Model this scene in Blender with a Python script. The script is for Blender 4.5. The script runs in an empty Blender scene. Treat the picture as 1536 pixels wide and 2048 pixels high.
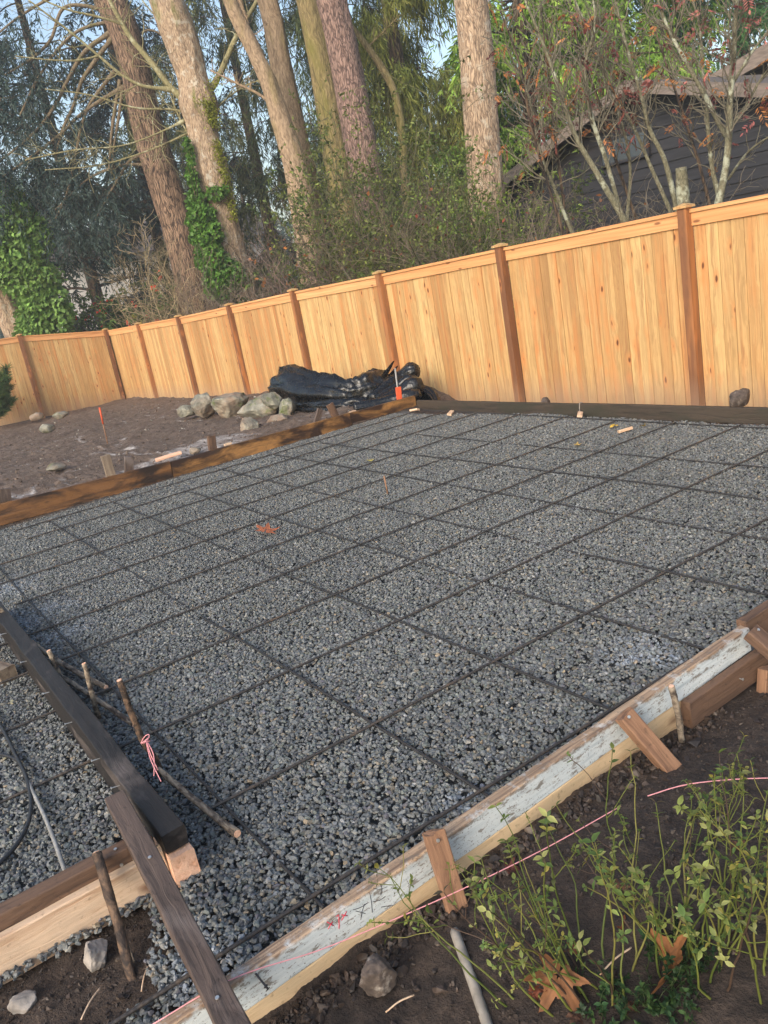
import bpy, math, random
import numpy as np
from mathutils import Matrix, Vector
S = bpy.context.scene
COL = S.collection
PI = math.pi
# ------------------------------------------------------------------ camera, sky, sun, exposure
FPX, CAMH = 1647.0, 1.65
YAW, PITCH, ROLL = math.radians(-58.04), math.radians(15.98), math.radians(10.5)
def cam_axes(y, p, r):
    f = np.array([math.sin(y)*math.cos(p), math.cos(y)*math.cos(p), -math.sin(p)])
    rt = np.array([math.cos(y), -math.sin(y), 0.0]); d = np.cross(f, rt)
    c, s = math.cos(r), math.sin(r)
    return np.array([c*rt+s*d, -s*rt+c*d, f])
CM = cam_axes(YAW, PITCH, ROLL); CP = np.array([0, 0, CAMH])
cd = bpy.data.cameras.new('camera'); cam = bpy.data.objects.new('camera', cd); COL.objects.link(cam)
cd.sensor_width = 36.0; cd.lens = FPX/2048*36.0; cd.clip_start = 0.05; cd.clip_end = 600
R3 = Matrix((CM[0], -CM[1], -CM[2])).transposed()
cam.matrix_world = Matrix.Translation(CP) @ R3.to_4x4()
S.camera = cam
SUN_EL, SUN_AZ = math.radians(27), math.radians(152)      # azimuth clockwise from +Y
W = bpy.data.worlds.new("World"); S.world = W; W.use_nodes = True
wn = W.node_tree; bg = wn.nodes['Background']
sky = wn.nodes.new('ShaderNodeTexSky'); sky.sky_type = 'NISHITA'; sky.sun_disc = False
sky.sun_elevation = SUN_EL; sky.sun_rotation = SUN_AZ; sky.dust_density = 3.0; sky.air_density = 1.2
wn.links.new(sky.outputs[0], bg.inputs[0]); bg.inputs[1].default_value = 0.15
sl = bpy.data.lights.new('sun', 'SUN'); sun = bpy.data.objects.new('sun', sl); COL.objects.link(sun)
sl.energy = 1.4; sl.angle = math.radians(34); sl.color = (1.0, 0.975, 0.94)
sdir = Vector((math.sin(SUN_AZ)*math.cos(SUN_EL), math.cos(SUN_AZ)*math.cos(SUN_EL), math.sin(SUN_EL)))
sun.rotation_euler = sdir.to_track_quat('Z', 'Y').to_euler(); sun.location = (0, -8, 12)
S.view_settings.view_transform = 'Standard'; S.view_settings.look = 'None'
S.view_settings.exposure = 0.9; S.view_settings.gamma = 1.0
S.render.engine = 'CYCLES'
S.cycles.max_bounces = 6; S.cycles.diffuse_bounces = 3; S.cycles.glossy_bounces = 2
S.cycles.transparent_max_bounces = 8; S.cycles.volume_bounces = 1
# photo pixel -> ray; used to put surveyed features on real planes
def ray(x, y): return CM.T @ np.array([(x-768)/FPX, (y-1024)/FPX, 1.0])
def onz(x, y, z=0.0):
    d = ray(x, y); return CP+d*(z-CAMH)/d[2]
def onx(x, y, X):
    d = ray(x, y); return CP+d*X/d[0]
def ony(x, y, Y):
    d = ray(x, y); return CP+d*Y/d[1]
def atd(x, y, D):
    d = ray(x, y); return CP+d*D/math.hypot(d[0], d[1])
rng = np.random.default_rng(7)
# ------------------------------------------------------------------ numpy helpers
def lin(r, g, b):
    o = []
    for c in (r, g, b):
        c /= 255.0; o.append(c/12.92 if c <= 0.04045 else ((c+0.055)/1.055)**2.4)
    return np.array(o)
def _h(i, j, k, s):
    n = (i*374761393 + j*668265263 + k*2147483647 + s*1274126177) & 0xFFFFFFFF
    n = ((n ^ (n >> 13))*1274126177) & 0xFFFFFFFF
    n = ((n ^ (n >> 16))*2246822519) & 0xFFFFFFFF
    return ((n ^ (n >> 15)) & 0xFFFFFF)/float(0xFFFFFF)
def vn(p, s=0):
    p = np.asarray(p, float); f = np.floor(p).astype(np.int64); t = p-f; t = t*t*(3-2*t)
    i, j, k = f[:, 0], f[:, 1], f[:, 2]; u, v, w = t[:, 0], t[:, 1], t[:, 2]; r = 0
    for a in (0, 1):
        for b in (0, 1):
            for c in (0, 1):
                r = r+_h(i+a, j+b, k+c, s)*(u if a else 1-u)*(v if b else 1-v)*(w if c else 1-w)
    return r*2-1
def fbm(p, o=4, s=0):
    p = np.asarray(p, float); r = 0; a = 1.0; t = 0
    for q in range(o):
        r = r+a*vn(p*(2**q), s+q*17); t += a; a *= .5
    return r/t
def nrmz(v): return v/np.maximum(np.linalg.norm(v, axis=-1, keepdims=True), 1e-9)
def rdir(n): return nrmz(rng.normal(size=(n, 3)))
class G:
    def __init__(s): s.V = []; s.F = []; s.C = []; s.n = 0
    def add(s, V, Fs, col=None):
        V = np.asarray(V, float).reshape(-1, 3)
        for F in (Fs if isinstance(Fs, list) else [Fs]): s.F.append(np.asarray(F, np.int64)+s.n)
        if col is None: col = (1, 1, 1)
        col = np.asarray(col, float)
        s.C.append(np.broadcast_to(col, (len(V), 3))); s.V.append(V); s.n += len(V); return s
    def build(s, name, mat, parent=None, smooth=True, mx=None):
        V = np.concatenate(s.V); C = np.concatenate(s.C)
        me = bpy.data.meshes.new(name); me.vertices.add(len(V)); me.vertices.foreach_set('co', V.astype(np.float32).ravel())
        li = np.concatenate([f.ravel() for f in s.F]); tot = np.concatenate([np.full(len(f), f.shape[1]) for f in s.F])
        me.loops.add(len(li)); me.loops.foreach_set('vertex_index', li.astype(np.int32))
        st = np.concatenate([[0], np.cumsum(tot)[:-1]])
        me.polygons.add(len(tot)); me.polygons.foreach_set('loop_start', st.astype(np.int32))
        me.polygons.foreach_set('use_smooth', np.full(len(tot), smooth, bool))
        me.update(calc_edges=True)
        a = me.attributes.new('col', 'FLOAT_COLOR', 'POINT')
        a.data.foreach_set('color', np.c_[C, np.ones(len(C))].astype(np.float32).ravel())
        me.materials.append(mat)
        o = bpy.data.objects.new(name, me); COL.objects.link(o)
        if mx is not None: o.matrix_world = mx
        if parent is not None:
            par(o, parent)
            if name in ('twigs', 'branches', 'stems', 'leaves', 'needles', 'crown', 'berries'): o['kind'] = 'stuff'
        return o
def par(o, p):
    o.parent = p
    if p.type == 'EMPTY': o.matrix_parent_inverse = Matrix.Translation(p.location).inverted()
def tag(o, label, cat, group=None):
    o['label'] = label; o['category'] = cat
    if group: o['group'] = group
    return o
def kind(o, k): o['kind'] = k; return o
def root(name, loc, label, cat, group=None):
    e = bpy.data.objects.new(name, None); e.location = tuple(float(v) for v in loc); e.empty_display_size = .1
    COL.objects.link(e); return tag(e, label, cat, group)
def tubes(P, R, k=4, cap=False):
    """P (m,n,3), R (m,n) -> V, F for m tubes"""
    P = np.asarray(P, float); R = np.asarray(R, float)
    if P.ndim == 2: P = P[None]; R = R[None]
    m, n, _ = P.shape
    T = nrmz(np.gradient(P, axis=1))
    ref = np.where(np.abs(T.mean(1)[:, 2:3]) > .8, np.array([[1., 0, 0]]), np.array([[0, 0, 1.]]))[:, None, :]
    A = nrmz(np.cross(T, np.broadcast_to(ref, T.shape))); B = np.cross(T, A)
    th = np.arange(k)*2*PI/k
    V = P[:, :, None, :]+R[:, :, None, None]*(A[:, :, None, :]*np.cos(th)[:, None]+B[:, :, None, :]*np.sin(th)[:, None])
    i = np.arange(m)[:, None, None]*n*k+np.arange(n-1)[None, :, None]*k; a = np.arange(k)[None, None, :]; b = (a+1) % k
    F = np.stack([i+a, i+b, i+k+b, i+k+a], -1).reshape(-1, 4)
    Fs = [F]
    if cap:
        base = np.arange(m)[:, None]*n*k
        Fs += [base+np.arange(k)[::-1][None], base+(n-1)*k+np.arange(k)[None]]
    return V.reshape(-1, 3), Fs
def resamp(P, n):
    P = np.asarray(P, float); d = np.r_[0, np.cumsum(np.linalg.norm(np.diff(P[:, :3], axis=0), axis=1))]
    # Catmull-Rom through the points
    t = np.linspace(0, d[-1], n); out = np.empty((n, P.shape[1]))
    m = np.gradient(P, d, axis=0) if len(P) > 2 else np.repeat((P[1:]-P[:1])/d[-1], 2, 0)
    k = np.clip(np.searchsorted(d, t, side='right')-1, 0, len(P)-2); h = (d[k+1]-d[k]); u = ((t-d[k])/h)[:, None]; h = h[:, None]
    return (2*u**3-3*u**2+1)*P[k]+(u**3-2*u**2+u)*h*m[k]+(-2*u**3+3*u**2)*P[k+1]+(u**3-u**2)*h*m[k+1]
def blades(B, D, L, Wd, side=None, fold=0.0):
    """one rhombus leaf per row"""
    n = len(B); D = nrmz(D)
    if side is None: side = rdir(n)
    s = nrmz(np.cross(D, side)); L = np.broadcast_to(L, (n,))[:, None]; Wd = np.broadcast_to(Wd, (n,))[:, None]
    mid = B+D*L*.45
    V = np.stack([B, mid+s*Wd*.5, B+D*L, mid-s*Wd*.5], 1).reshape(-1, 3)
    return V, np.arange(n*4).reshape(-1, 4)
def box(x0, x1, y0, y1, z0, z1):
    V = np.array([(x, y, z) for x in (x0, x1) for y in (y0, y1) for z in (z0, z1)], float)
    F = np.array([(0, 1, 3, 2), (4, 6, 7, 5), (0, 4, 5, 1), (2, 3, 7, 6), (0, 2, 6, 4), (1, 5, 7, 3)])
    return V, F
def prism(L, Wd, T, bev=.004, segs=None, wob=.002, seed=0, ends=0.0):
    """board along local X, width Y, thickness Z, eased edges, slight warp"""
    segs = segs or max(4, int(L/.06)); x = np.linspace(-L/2, L/2, segs+1)
    a, b = Wd/2, T/2; c = min(bev, a*.45, b*.45)
    pr = []
    for (sy, sz) in ((1, 1), (-1, 1), (-1, -1), (1, -1)):
        q = [(sy*a, sz*(b-c)), (sy*(a-c*.35), sz*(b-c*.35)), (sy*(a-c), sz*b)]
        pr += q if sy*sz > 0 else q[::-1]
    pr = np.array(pr)
    # extra points on the long faces
    out = []
    for i in range(len(pr)):
        p, q = pr[i], pr[(i+1) % len(pr)]; out.append(p)
        if np.linalg.norm(q-p) > .03: out += [p*2/3+q/3, p/3+q*2/3]
    pr = np.array(out); k = len(pr)
    V = np.empty((len(x), k, 3)); V[:, :, 0] = x[:, None]; V[:, :, 1:] = pr[None]
    V = V.reshape(-1, 3)
    w = wob*np.stack([vn(V*[3, 9, 9]+7.3*seed+i*31, i) for i in range(3)], 1); w[:, 0] *= .6
    w += wob*.5*np.stack([vn(V*[14, 40, 40]+3.1*seed+i*13, i+5) for i in range(3)], 1)
    e = np.abs(V[:, 0]) > L/2-1e-6
    w[e, 0] += ends*vn(V[e]*60+seed, 9)
    V = V+w
    i = np.arange(segs)[:, None]*k; a_ = np.arange(k)[None]; b_ = (a_+1) % k
    F = np.stack([i+a_, i+b_, i+k+b_, i+k+a_], -1).reshape(-1, 4)
    return V, [F, np.arange(k)[::-1][None], (segs*k+np.arange(k))[None]]
def frame(p0, p1, nrm):
    p0 = np.asarray(p0, float); p1 = np.asarray(p1, float); X = nrmz(p1-p0); Z = np.asarray(nrm, float); Z = nrmz(Z-X*(Z@X)); Y = np.cross(Z, X)
    M = Matrix.Identity(4)
    for r in range(3):
        M[r][0], M[r][1], M[r][2], M[r][3] = X[r], Y[r], Z[r], (p0[r]+p1[r])/2
    return M, float(np.linalg.norm(p1-p0))
BN = [0]
def board(name, p0, p1, w, t, nrm, mat, label=None, cat=None, group=None, parent=None, wob=.002, bev=.004, ends=.003, nails=()):
    BN[0] += 1; M, L = frame(p0, p1, nrm); g = G(); g.add(*prism(L, w, t, bev, None, wob, BN[0], ends))
    o = g.build(name, mat, parent, smooth=False, mx=M)
    if label: tag(o, label, cat, group)
    for (x, y, z, dx, dy, dz, ln) in nails:      # nail in local coordinates
        d = nrmz(np.array([dx, dy, dz], float)); b = np.array([x, y, z], float)
        q = G(); P = np.array([b-d*.01, b+d*ln, b+d*(ln+.0005), b+d*(ln+.003)]); q.add(*tubes(P, np.array([.0022, .0022, .0055, .0052]), 8, True))
        n = q.build('nail', MAT['nail'], None, smooth=False); n.parent = o
    return o
# ------------------------------------------------------------------ materials
MAT = {}
class NT:
    def __init__(s, name):
        s.m = bpy.data.materials.new(name); s.m.use_nodes = True; s.t = s.m.node_tree
        s.b = s.t.nodes['Principled BSDF']; MAT[name] = s.m
    def n(s, typ, ins=None, out=0, **pr):
        nd = s.t.nodes.new('ShaderNode'+typ)
        for k, v in pr.items(): setattr(nd, k, v)
        for k, v in (ins or {}).items(): s.set(nd.inputs[k], v)
        return nd.outputs[out]
    def set(s, i, v):
        if isinstance(v, bpy.types.NodeSocket): s.t.links.new(v, i)
        else:
            if hasattr(v, '__len__'):
                v = tuple(float(c) for c in v)
                if i.type == 'RGBA' and len(v) == 3: v = v+(1.0,)
            i.default_value = v
    def B(s, **k):
        for a, v in k.items(): s.set(s.b.inputs[a.replace('_', ' ')], v)
        return s.m
    def co(s, kind='Object', sc=(1, 1, 1), off=None):
        c = s.n('TexCoord', out={'Generated': 0, 'Object': 3}[kind])
        if off is not None: c = s.n('VectorMath', {0: c, 1: off}, operation='ADD')
        return s.n('Mapping', {'Vector': c, 'Scale': sc})
    def noise(s, v, scale=5, det=4, rough=.55, dist=0): return s.n('TexNoise', {'Vector': v, 'Scale': scale, 'Detail': det, 'Roughness': rough, 'Distortion': dist})
    def ramp(s, f, stops, interp='LINEAR'):
        nd = s.t.nodes.new('ShaderNodeValToRGB'); cr = nd.color_ramp; cr.interpolation = interp
        while len(cr.elements) < len(stops): cr.elements.new(0.5)
        for e, (p, c) in zip(cr.elements, stops):
            e.position = p; c = (c, c, c) if not hasattr(c, '__len__') else c; e.color = tuple(float(q) for q in c)+(1,)
        s.t.links.new(f, nd.inputs[0]); return nd.outputs[0]
    def mix(s, f, a, b, mode='MIX'):
        nd = s.t.nodes.new('ShaderNodeMix'); nd.data_type = 'RGBA'; nd.blend_type = mode
        s.set(nd.inputs[0], f); s.set(nd.inputs[6], a); s.set(nd.inputs[7], b); return nd.outputs[2]
    def math(s, op, a, b=0.0): return s.n('Math', {0: a, 1: b}, operation=op)
    def bump(s, h, st=.4, d=.01): return s.n('Bump', {'Height': h, 'Strength': st, 'Distance': d})
    def attr(s, name='col', out=0): return s.n('Attribute', out=out, attribute_name=name)
def plain(name, col, rough=.7, nz=.25, sc=20, metal=0., bump=.3, bd=.003):
    t = NT(name); c = t.co(); f = t.noise(c, sc, 5)
    col = np.asarray(col, float)
    return t.B(Base_Color=t.ramp(f, [(.25, col*(1-nz)), (.75, np.minimum(col*(1+nz), 1))]), Roughness=rough, Metallic=metal, Normal=t.bump(f, bump, bd))
def rnd_off(t): return t.n('VectorMath', {0: t.n('ObjectInfo', out=5), 1: (37.1, 21.3, 11.7)}, operation='MULTIPLY')
def wood(name, c1, c2, dark=(.05, .03, .02), stain=None, st_lo=.5, st_hi=.65, st_sc=2.2, knots=True, rough=.75, gs=1.0, rings=3.0):
    """grain along local X"""
    t = NT(name); off = rnd_off(t)
    c = t.co('Object', (1, 1, 1), off)
    wob = t.noise(t.n('Mapping', {'Vector': c, 'Scale': (1.2, 4, 4)}), 1.6, 3)
    wv = t.n('VectorMath', {0: wob, 1: (0.0, .11, .11)}, operation='MULTIPLY')
    cc = t.n('VectorMath', {0: c, 1: wv}, operation='ADD')
    ring = t.n('TexNoise', {'Vector': t.n('Mapping', {'Vector': cc, 'Scale': (.35, 9*gs, 9*gs)}), 'Scale': rings, 'Detail': 3.0, 'Roughness': .6})
    fine = t.noise(t.n('Mapping', {'Vector': cc, 'Scale': (4, 150, 150)}), 1.0, 5, .7)
    g = t.math('ADD', t.math('MULTIPLY', ring, .8), t.math('MULTIPLY', fine, .38)); g = t.math('SUBTRACT', g, .065)
    col = t.ramp(g, [(.33, c2), (.46, (np.asarray(c1)+np.asarray(c2))/2), (.56, c1), (.68, np.asarray(c1)*.85)])
    if knots:
        v = t.n('TexVoronoi', {'Vector': t.n('Mapping', {'Vector': cc, 'Scale': (3.2, 7.5, 7.5)}), 'Scale': 1.0})
        k = t.ramp(v, [(.07, 1.0), (.16, .0)])
        col = t.mix(t.math('MULTIPLY', k, .8), col, dark)
    if stain is not None:
        s1 = t.noise(t.n('Mapping', {'Vector': c, 'Scale': (1, 2.2, 2.2)}), st_sc, 5, .6, .4)
        col = t.mix(t.ramp(s1, [(st_lo, 0.0), (st_hi, 1.0)]), col, stain)
    sp = t.noise(c, 45, 3)
    col = t.mix(t.ramp(sp, [(.62, 0.0), (.74, .55)]), col, np.asarray(c2)*.45)
    return t.B(Base_Color=col, Roughness=rough, Normal=t.bump(g, .75, .008))
wood('fresh_wood', lin(212, 184, 156), lin(178, 142, 112), dark=lin(110, 66, 40), stain=lin(170, 150, 130), st_lo=.56, st_hi=.75)
wood('pine_wood', lin(214, 186, 148), lin(172, 140, 104), dark=lin(96, 62, 44), stain=lin(200, 180, 152), st_lo=.55, st_hi=.7, gs=.6)
wood('dark_wood', lin(92, 76, 67), lin(36, 28, 24), stain=lin(112, 100, 94), st_lo=.5, st_hi=.66, knots=False, rough=.6)
wood('black_wood', lin(36, 31, 29), lin(15, 13, 12), stain=lin(98, 88, 83), st_lo=.56, st_hi=.72, knots=False, rough=.6)
wood('wet_wood', lin(156, 114, 66), lin(86, 60, 34), dark=lin(36, 22, 14), stain=lin(50, 33, 24), st_lo=.40, st_hi=.56, st_sc=2.4, rough=.5, gs=.5)
wood('mossy_wood', lin(66, 56, 46), lin(34, 28, 23), stain=lin(50, 47, 36), knots=False, rough=.7)
wood('wet_wood_dark', lin(122, 84, 48), lin(60, 40, 26), dark=lin(30, 20, 14), stain=lin(42, 29, 22), st_lo=.42, st_hi=.58, st_sc=2.4, rough=.5, gs=.5)
wood('brown_bark', lin(112, 88, 68), lin(66, 50, 40), stain=lin(44, 34, 28), st_lo=.42, st_hi=.58, st_sc=16, knots=False, gs=2)
wood('brown_wood', lin(108, 82, 64), lin(66, 48, 38), dark=lin(40, 26, 20), stain=lin(74, 54, 44), rough=.7)
wood('stake_wood', lin(146, 110, 84), lin(100, 70, 52), dark=lin(70, 40, 26), stain=lin(110, 80, 64), st_lo=.56, st_hi=.7)
wood('grey_stake_wood', lin(138, 122, 104), lin(96, 80, 66), stain=lin(70, 56, 46), knots=False)
wood('stick_bark', lin(150, 136, 118), lin(92, 78, 64), stain=lin(62, 50, 42), st_lo=.45, st_hi=.6, st_sc=14, knots=False, gs=2)
wood('end_grain', lin(236, 190, 160), lin(206, 150, 118), knots=False, gs=.9)
# white painted board: paint worn off along the top edge (local Y is up)
t = NT('painted_wood'); c = t.co('Object', (1, 1, 1), rnd_off(t)); o = t.co()
pn = t.noise(t.n('Mapping', {'Vector': c, 'Scale': (6, 6, 6)}), 3.0, 6, .65)
fine = t.noise(t.n('Mapping', {'Vector': c, 'Scale': (3, 90, 90)}), 1.0, 4)
white = t.ramp(t.noise(t.n('Mapping', {'Vector': c, 'Scale': (2, 20, 20)}), 2, 5), [(.3, lin(170, 180, 184)), (.5, lin(208, 213, 213)), (.7, lin(184, 193, 195))])
bare = t.ramp(fine, [(.35, lin(112, 90, 74)), (.65, lin(182, 154, 126))])
yy = t.n('SeparateXYZ', {0: o}, out=1)
edge = t.ramp(t.math('ADD', t.math('MULTIPLY', yy, 9.0), t.math('MULTIPLY', pn, .55)), [(.58, 0.0), (.70, 1.0)])
col = t.mix(edge, white, bare)
spk = t.ramp(t.noise(c, 150, 3), [(.63, 0.0), (.66, .8)]); col = t.mix(spk, col, lin(96, 84, 74))
dirt = t.ramp(t.noise(t.n('Mapping', {'Vector': c, 'Scale': (3.5, 9, 9)}), 4, 12, .78), [(.54, 0.0), (.575, .8)])
col = t.mix(dirt, col, lin(112, 100, 88))
scr = t.ramp(t.noise(t.n('Mapping', {'Vector': c, 'Scale': (60, 8, 8), 'Rotation': (0, 0, .5)}), 2, 3), [(.70, 0.0), (.74, .7)])
col = t.mix(scr, col, lin(80, 82, 84))
t.B(Base_Color=col, Roughness=.6, Normal=t.bump(pn, .5, .004))
# fence boards: tone stored per board in attribute; grain along Z
def fence_mat(name, lo, mid, hi, amt):
    t = NT(name); a = t.attr(); sep = t.n('SeparateColor', {0: a})
    tone = sep; bid = t.n('SeparateColor', {0: a}, out=1); low = t.n('SeparateColor', {0: a}, out=2)
    off = t.n('CombineXYZ', {0: t.math('MULTIPLY', bid, 41.0), 1: t.math('MULTIPLY', bid, 17.0), 2: t.math('MULTIPLY', bid, 29.0)})
    c = t.co('Object', (1, 1, 1), off)
    wob = t.noise(t.n('Mapping', {'Vector': c, 'Scale': (4, 4, 1.1)}), 1.3, 3)
    cc = t.n('VectorMath', {0: c, 1: t.n('VectorMath', {0: wob, 1: (.13, .13, 0.0)}, operation='MULTIPLY')}, operation='ADD')
    ring = t.noise(t.n('Mapping', {'Vector': cc, 'Scale': (13, 13, .45)}), 2.2, 3, .6)
    fine = t.noise(t.n('Mapping', {'Vector': cc, 'Scale': (90, 90, 2)}), 1.0, 4)
    g = t.math('ADD', t.math('MULTIPLY', ring, .62), t.math('MULTIPLY', fine, .38))
    base = t.ramp(tone, [(0.0, hi), (.55, mid), (1.0, lo)])
    col = t.mix(t.ramp(g, [(.36, amt), (.60, 0.0)]), base, t.mix(.62, base, np.asarray(lo)*.75, 'MIX'))
    red = t.noise(t.n('Mapping', {'Vector': cc, 'Scale': (7, 7, .5)}), 1.1, 3)
    col = t.mix(t.ramp(red, [(.50, 0.0), (.70, .75)]), col, lin(186, 122, 68))
    drk = t.noise(t.n('Mapping', {'Vector': cc, 'Scale': (24, 24, .6)}), 1.3, 4)
    col = t.mix(t.ramp(drk, [(.56, 0.0), (.72, .6)]), col, lin(140, 92, 58))
    v = t.n('TexVoronoi', {'Vector': t.n('Mapping', {'Vector': cc, 'Scale': (9, 9, 3.6)}), 'Scale': 1.0, 'Randomness': 1.0})
    vc = t.n('TexVoronoi', {'Vector': t.n('Mapping', {'Vector': cc, 'Scale': (9, 9, 3.6)}), 'Scale': 1.0}, out=1)
    pick = t.ramp(t.n('SeparateColor', {0: vc}), [(.50, 0.0), (.52, 1.0)])
    k = t.math('MULTIPLY', t.ramp(v, [(.08, 1.0), (.15, .0)]), pick)
    halo = t.math('MULTIPLY', t.ramp(v, [(.15, .5), (.40, .0)]), pick)
    col = t.mix(halo, col, lin(196, 126, 70)); col = t.mix(k, col, lin(96, 52, 26))
    # mud splash near the ground (stored height above ground)
    mud = t.math('MULTIPLY', t.ramp(t.math('ADD', low, t.math('MULTIPLY', t.noise(t.n('Mapping', {'Vector': cc, 'Scale': (3, 3, 1)}), 2, 5), .34)), [(.20, 1.0), (.62, 0.0)]), .7)
    col = t.mix(mud, col, lin(152, 126, 104))
    return t.B(Base_Color=col, Roughness=.72, Normal=t.bump(g, .4, .003))
fence_mat('cedar_boards', lin(144, 104, 62), lin(190, 150, 97), lin(212, 180, 124), .9)
fence_mat('cedar_posts', lin(98, 62, 38), lin(124, 82, 52), lin(148, 104, 68), .7)
# soil
t = NT('soil'); c = t.co(); wet = t.n('SeparateColor', {0: t.attr()}); grav = t.n('SeparateColor', {0: t.attr()}, out=2); chalk = t.n('SeparateColor', {0: t.attr()}, out=1)
n1 = t.noise(c, 1.3, 6, .6); n2 = t.noise(c, 14, 8, .68); n3 = t.noise(c, 90, 4, .7)
h = t.math('ADD', t.math('MULTIPLY', n2, .7), t.math('MULTIPLY', n3, .35))
dry = t.ramp(h, [(.34, lin(54, 43, 36)), (.50, lin(98, 81, 69)), (.70, lin(142, 124, 110))])
moist = t.ramp(h, [(.34, lin(24, 19, 16)), (.50, lin(54, 43, 36)), (.66, lin(84, 70, 60)), (.78, lin(116, 100, 88))])
col = t.mix(wet, dry, moist)
col = t.mix(t.ramp(n1, [(.42, 0.0), (.66, .5)]), col, lin(78, 62, 50), 'MIX')
col = t.mix(grav, col, t.ramp(h, [(.34, lin(52, 53, 54)), (.6, lin(92, 94, 96)), (.72, lin(112, 114, 114))]))
col = t.mix(t.math('MULTIPLY', chalk, t.ramp(n2, [(.42, .25), (.6, .9)])), col, lin(196, 190, 186))
t.B(Base_Color=col, Roughness=.88, Normal=t.bump(h, 1.0, .035))
# stones use vertex colours
def vcol(name, rough=.6, bump=.3, sc=60, bd=.003, tr=0.0, spec=.5):
    t = NT(name); a = t.attr(); f = t.noise(t.co(), sc, 4)
    col = t.mix(t.ramp(f, [(.3, .45), (.7, 0.0)]), a, t.mix(1.0, a, (.55, .55, .55), 'MULTIPLY'))
    t.B(Base_Color=col, Roughness=rough); t.set(t.b.inputs['Specular IOR Level'], spec)
    if bump: t.B(Normal=t.bump(f, bump, bd))
    if tr:
        mx = t.n('MixShader', {0: tr, 1: t.b.outputs[0], 2: t.n('BsdfTranslucent', {0: col})})
        t.t.links.new(mx, t.t.nodes['Material Output'].inputs[0])
    return t.m
vcol('gravel', .62, .5, 160, .002)
vcol('leaf', .5, 0, 60, .003, .35, .35)
vcol('needle', .6, 0, 60, .003, .2, .25)
vcol('twig', .8, .4, 120, .002)
vcol('dead_leaf', .7, .5, 50, .004, .2, .3)
def bark(name, c1, c2, c3, sc=(9, 9, 1.3), moss=None, m_lo=.6, m_hi=.7, lich=None, bd=.03, vw=.35):
    t = NT(name); c = t.co()
    w = t.noise(c, 1.7, 4); cc = t.n('VectorMath', {0: c, 1: t.n('VectorMath', {0: w, 1: (.25, .25, .3)}, operation='MULTIPLY')}, operation='ADD')
    f = t.noise(t.n('Mapping', {'Vector': cc, 'Scale': sc}), 2.0, 7, .65)
    v = t.n('TexVoronoi', {'Vector': t.n('Mapping', {'Vector': cc, 'Scale': tuple(q*1.3 for q in sc)}), 'Scale': 1.3}, feature='DISTANCE_TO_EDGE')
    vv = t.ramp(v, [(.0, 0.0), (.22, 1.0)])
    h = t.math('ADD', t.math('MULTIPLY', f, .7), t.math('MULTIPLY', vv, vw))
    h = t.math('ADD', t.math('MULTIPLY', t.math('SUBTRACT', h, .5), 1.25), .5+(.35-vw)*.75)
    col = t.ramp(h, [(.30, c3), (.50, c2), (.72, c1)])
    if lich is not None: col = t.mix(t.ramp(t.noise(c, 5, 6, .7), [(.54, 0.0), (.62, .75)]), col, lich)
    if moss is not None: col = t.mix(t.ramp(t.noise(t.n('Mapping', {'Vector': c, 'Scale': (1.6, 1.6, .5)}), 1.5, 6, .65), [(m_lo, 0.0), (m_hi, .85)]), col, moss)
    return t.B(Base_Color=col, Roughness=.9, Normal=t.bump(h, .9, bd))
bark('fir_bark', lin(152, 126, 104), lin(106, 84, 68), lin(48, 38, 32), sc=(14, 14, 1.3))
bark('limb_bark', lin(136, 122, 98), lin(104, 90, 70), lin(60, 52, 42), sc=(16, 16, 5), moss=lin(100, 100, 58), bd=.006, vw=.1)
bark('maple_limb', lin(150, 142, 104), lin(118, 112, 78), lin(76, 72, 52), sc=(16, 16, 8), moss=lin(104, 106, 52), lich=lin(176, 176, 150), bd=.004, vw=.05)
bark('red_fir_bark', lin(150, 124, 112), lin(106, 84, 76), lin(48, 37, 34), sc=(15, 15, 3.2), vw=.25)
bark('maple_bark', lin(184, 162, 136), lin(136, 115, 94), lin(72, 60, 50), sc=(14, 14, 3.4), moss=lin(96, 104, 40), m_lo=.58, m_hi=.70, lich=lin(190, 182, 166), bd=.035, vw=.12)
bark('smooth_bark', lin(170, 148, 122), lin(130, 110, 88), lin(76, 62, 50), sc=(12, 12, 3.0), moss=lin(120, 110, 56), m_lo=.52, m_hi=.74, bd=.022, vw=.08)
bark('mossy_bark', lin(146, 130, 92), lin(112, 98, 64), lin(60, 50, 36), sc=(13, 13, 1.8), moss=lin(110, 106, 48), m_lo=.45, m_hi=.7, vw=.15)
bark('pale_bark', lin(184, 160, 134), lin(140, 118, 97), lin(76, 62, 51), sc=(16, 16, 3.0), lich=lin(184, 172, 154), bd=.03, vw=.2)
bark('lichen_bark', lin(126, 122, 100), lin(92, 88, 68), lin(54, 50, 40), sc=(22, 22, 9), lich=lin(168, 172, 152), bd=.006, vw=.1)
bark('dark_bark', lin(96, 78, 60), lin(62, 50, 40), lin(32, 26, 22))
plain('rebar_steel', lin(46, 44, 44), .6, .35, 40, .1, .4, .002)
t = NT('rusty_steel'); c = t.co(); f = t.noise(c, 9, 6, .7)
rib = t.n('TexWave', {'Vector': c, 'Scale': 30.0, 'Distortion': .4}, out=1, bands_direction='DIAGONAL')
col = t.ramp(f, [(.34, lin(48, 46, 46)), (.52, lin(68, 63, 60)), (.66, lin(94, 80, 68)), (.76, lin(128, 98, 70))])
t.B(Base_Color=col, Roughness=.6, Metallic=.15, Normal=t.bump(rib, .5, .002))
plain('nail', lin(200, 200, 198), .35, .1, 30, .8)
plain('bright_nail', lin(70, 70, 72), .4, .1, 30, .8)
plain('black_hose', lin(40, 40, 42), .5, .2, 20)
plain('grey_pipe', lin(140, 138, 134), .6, .35, 30)
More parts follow.
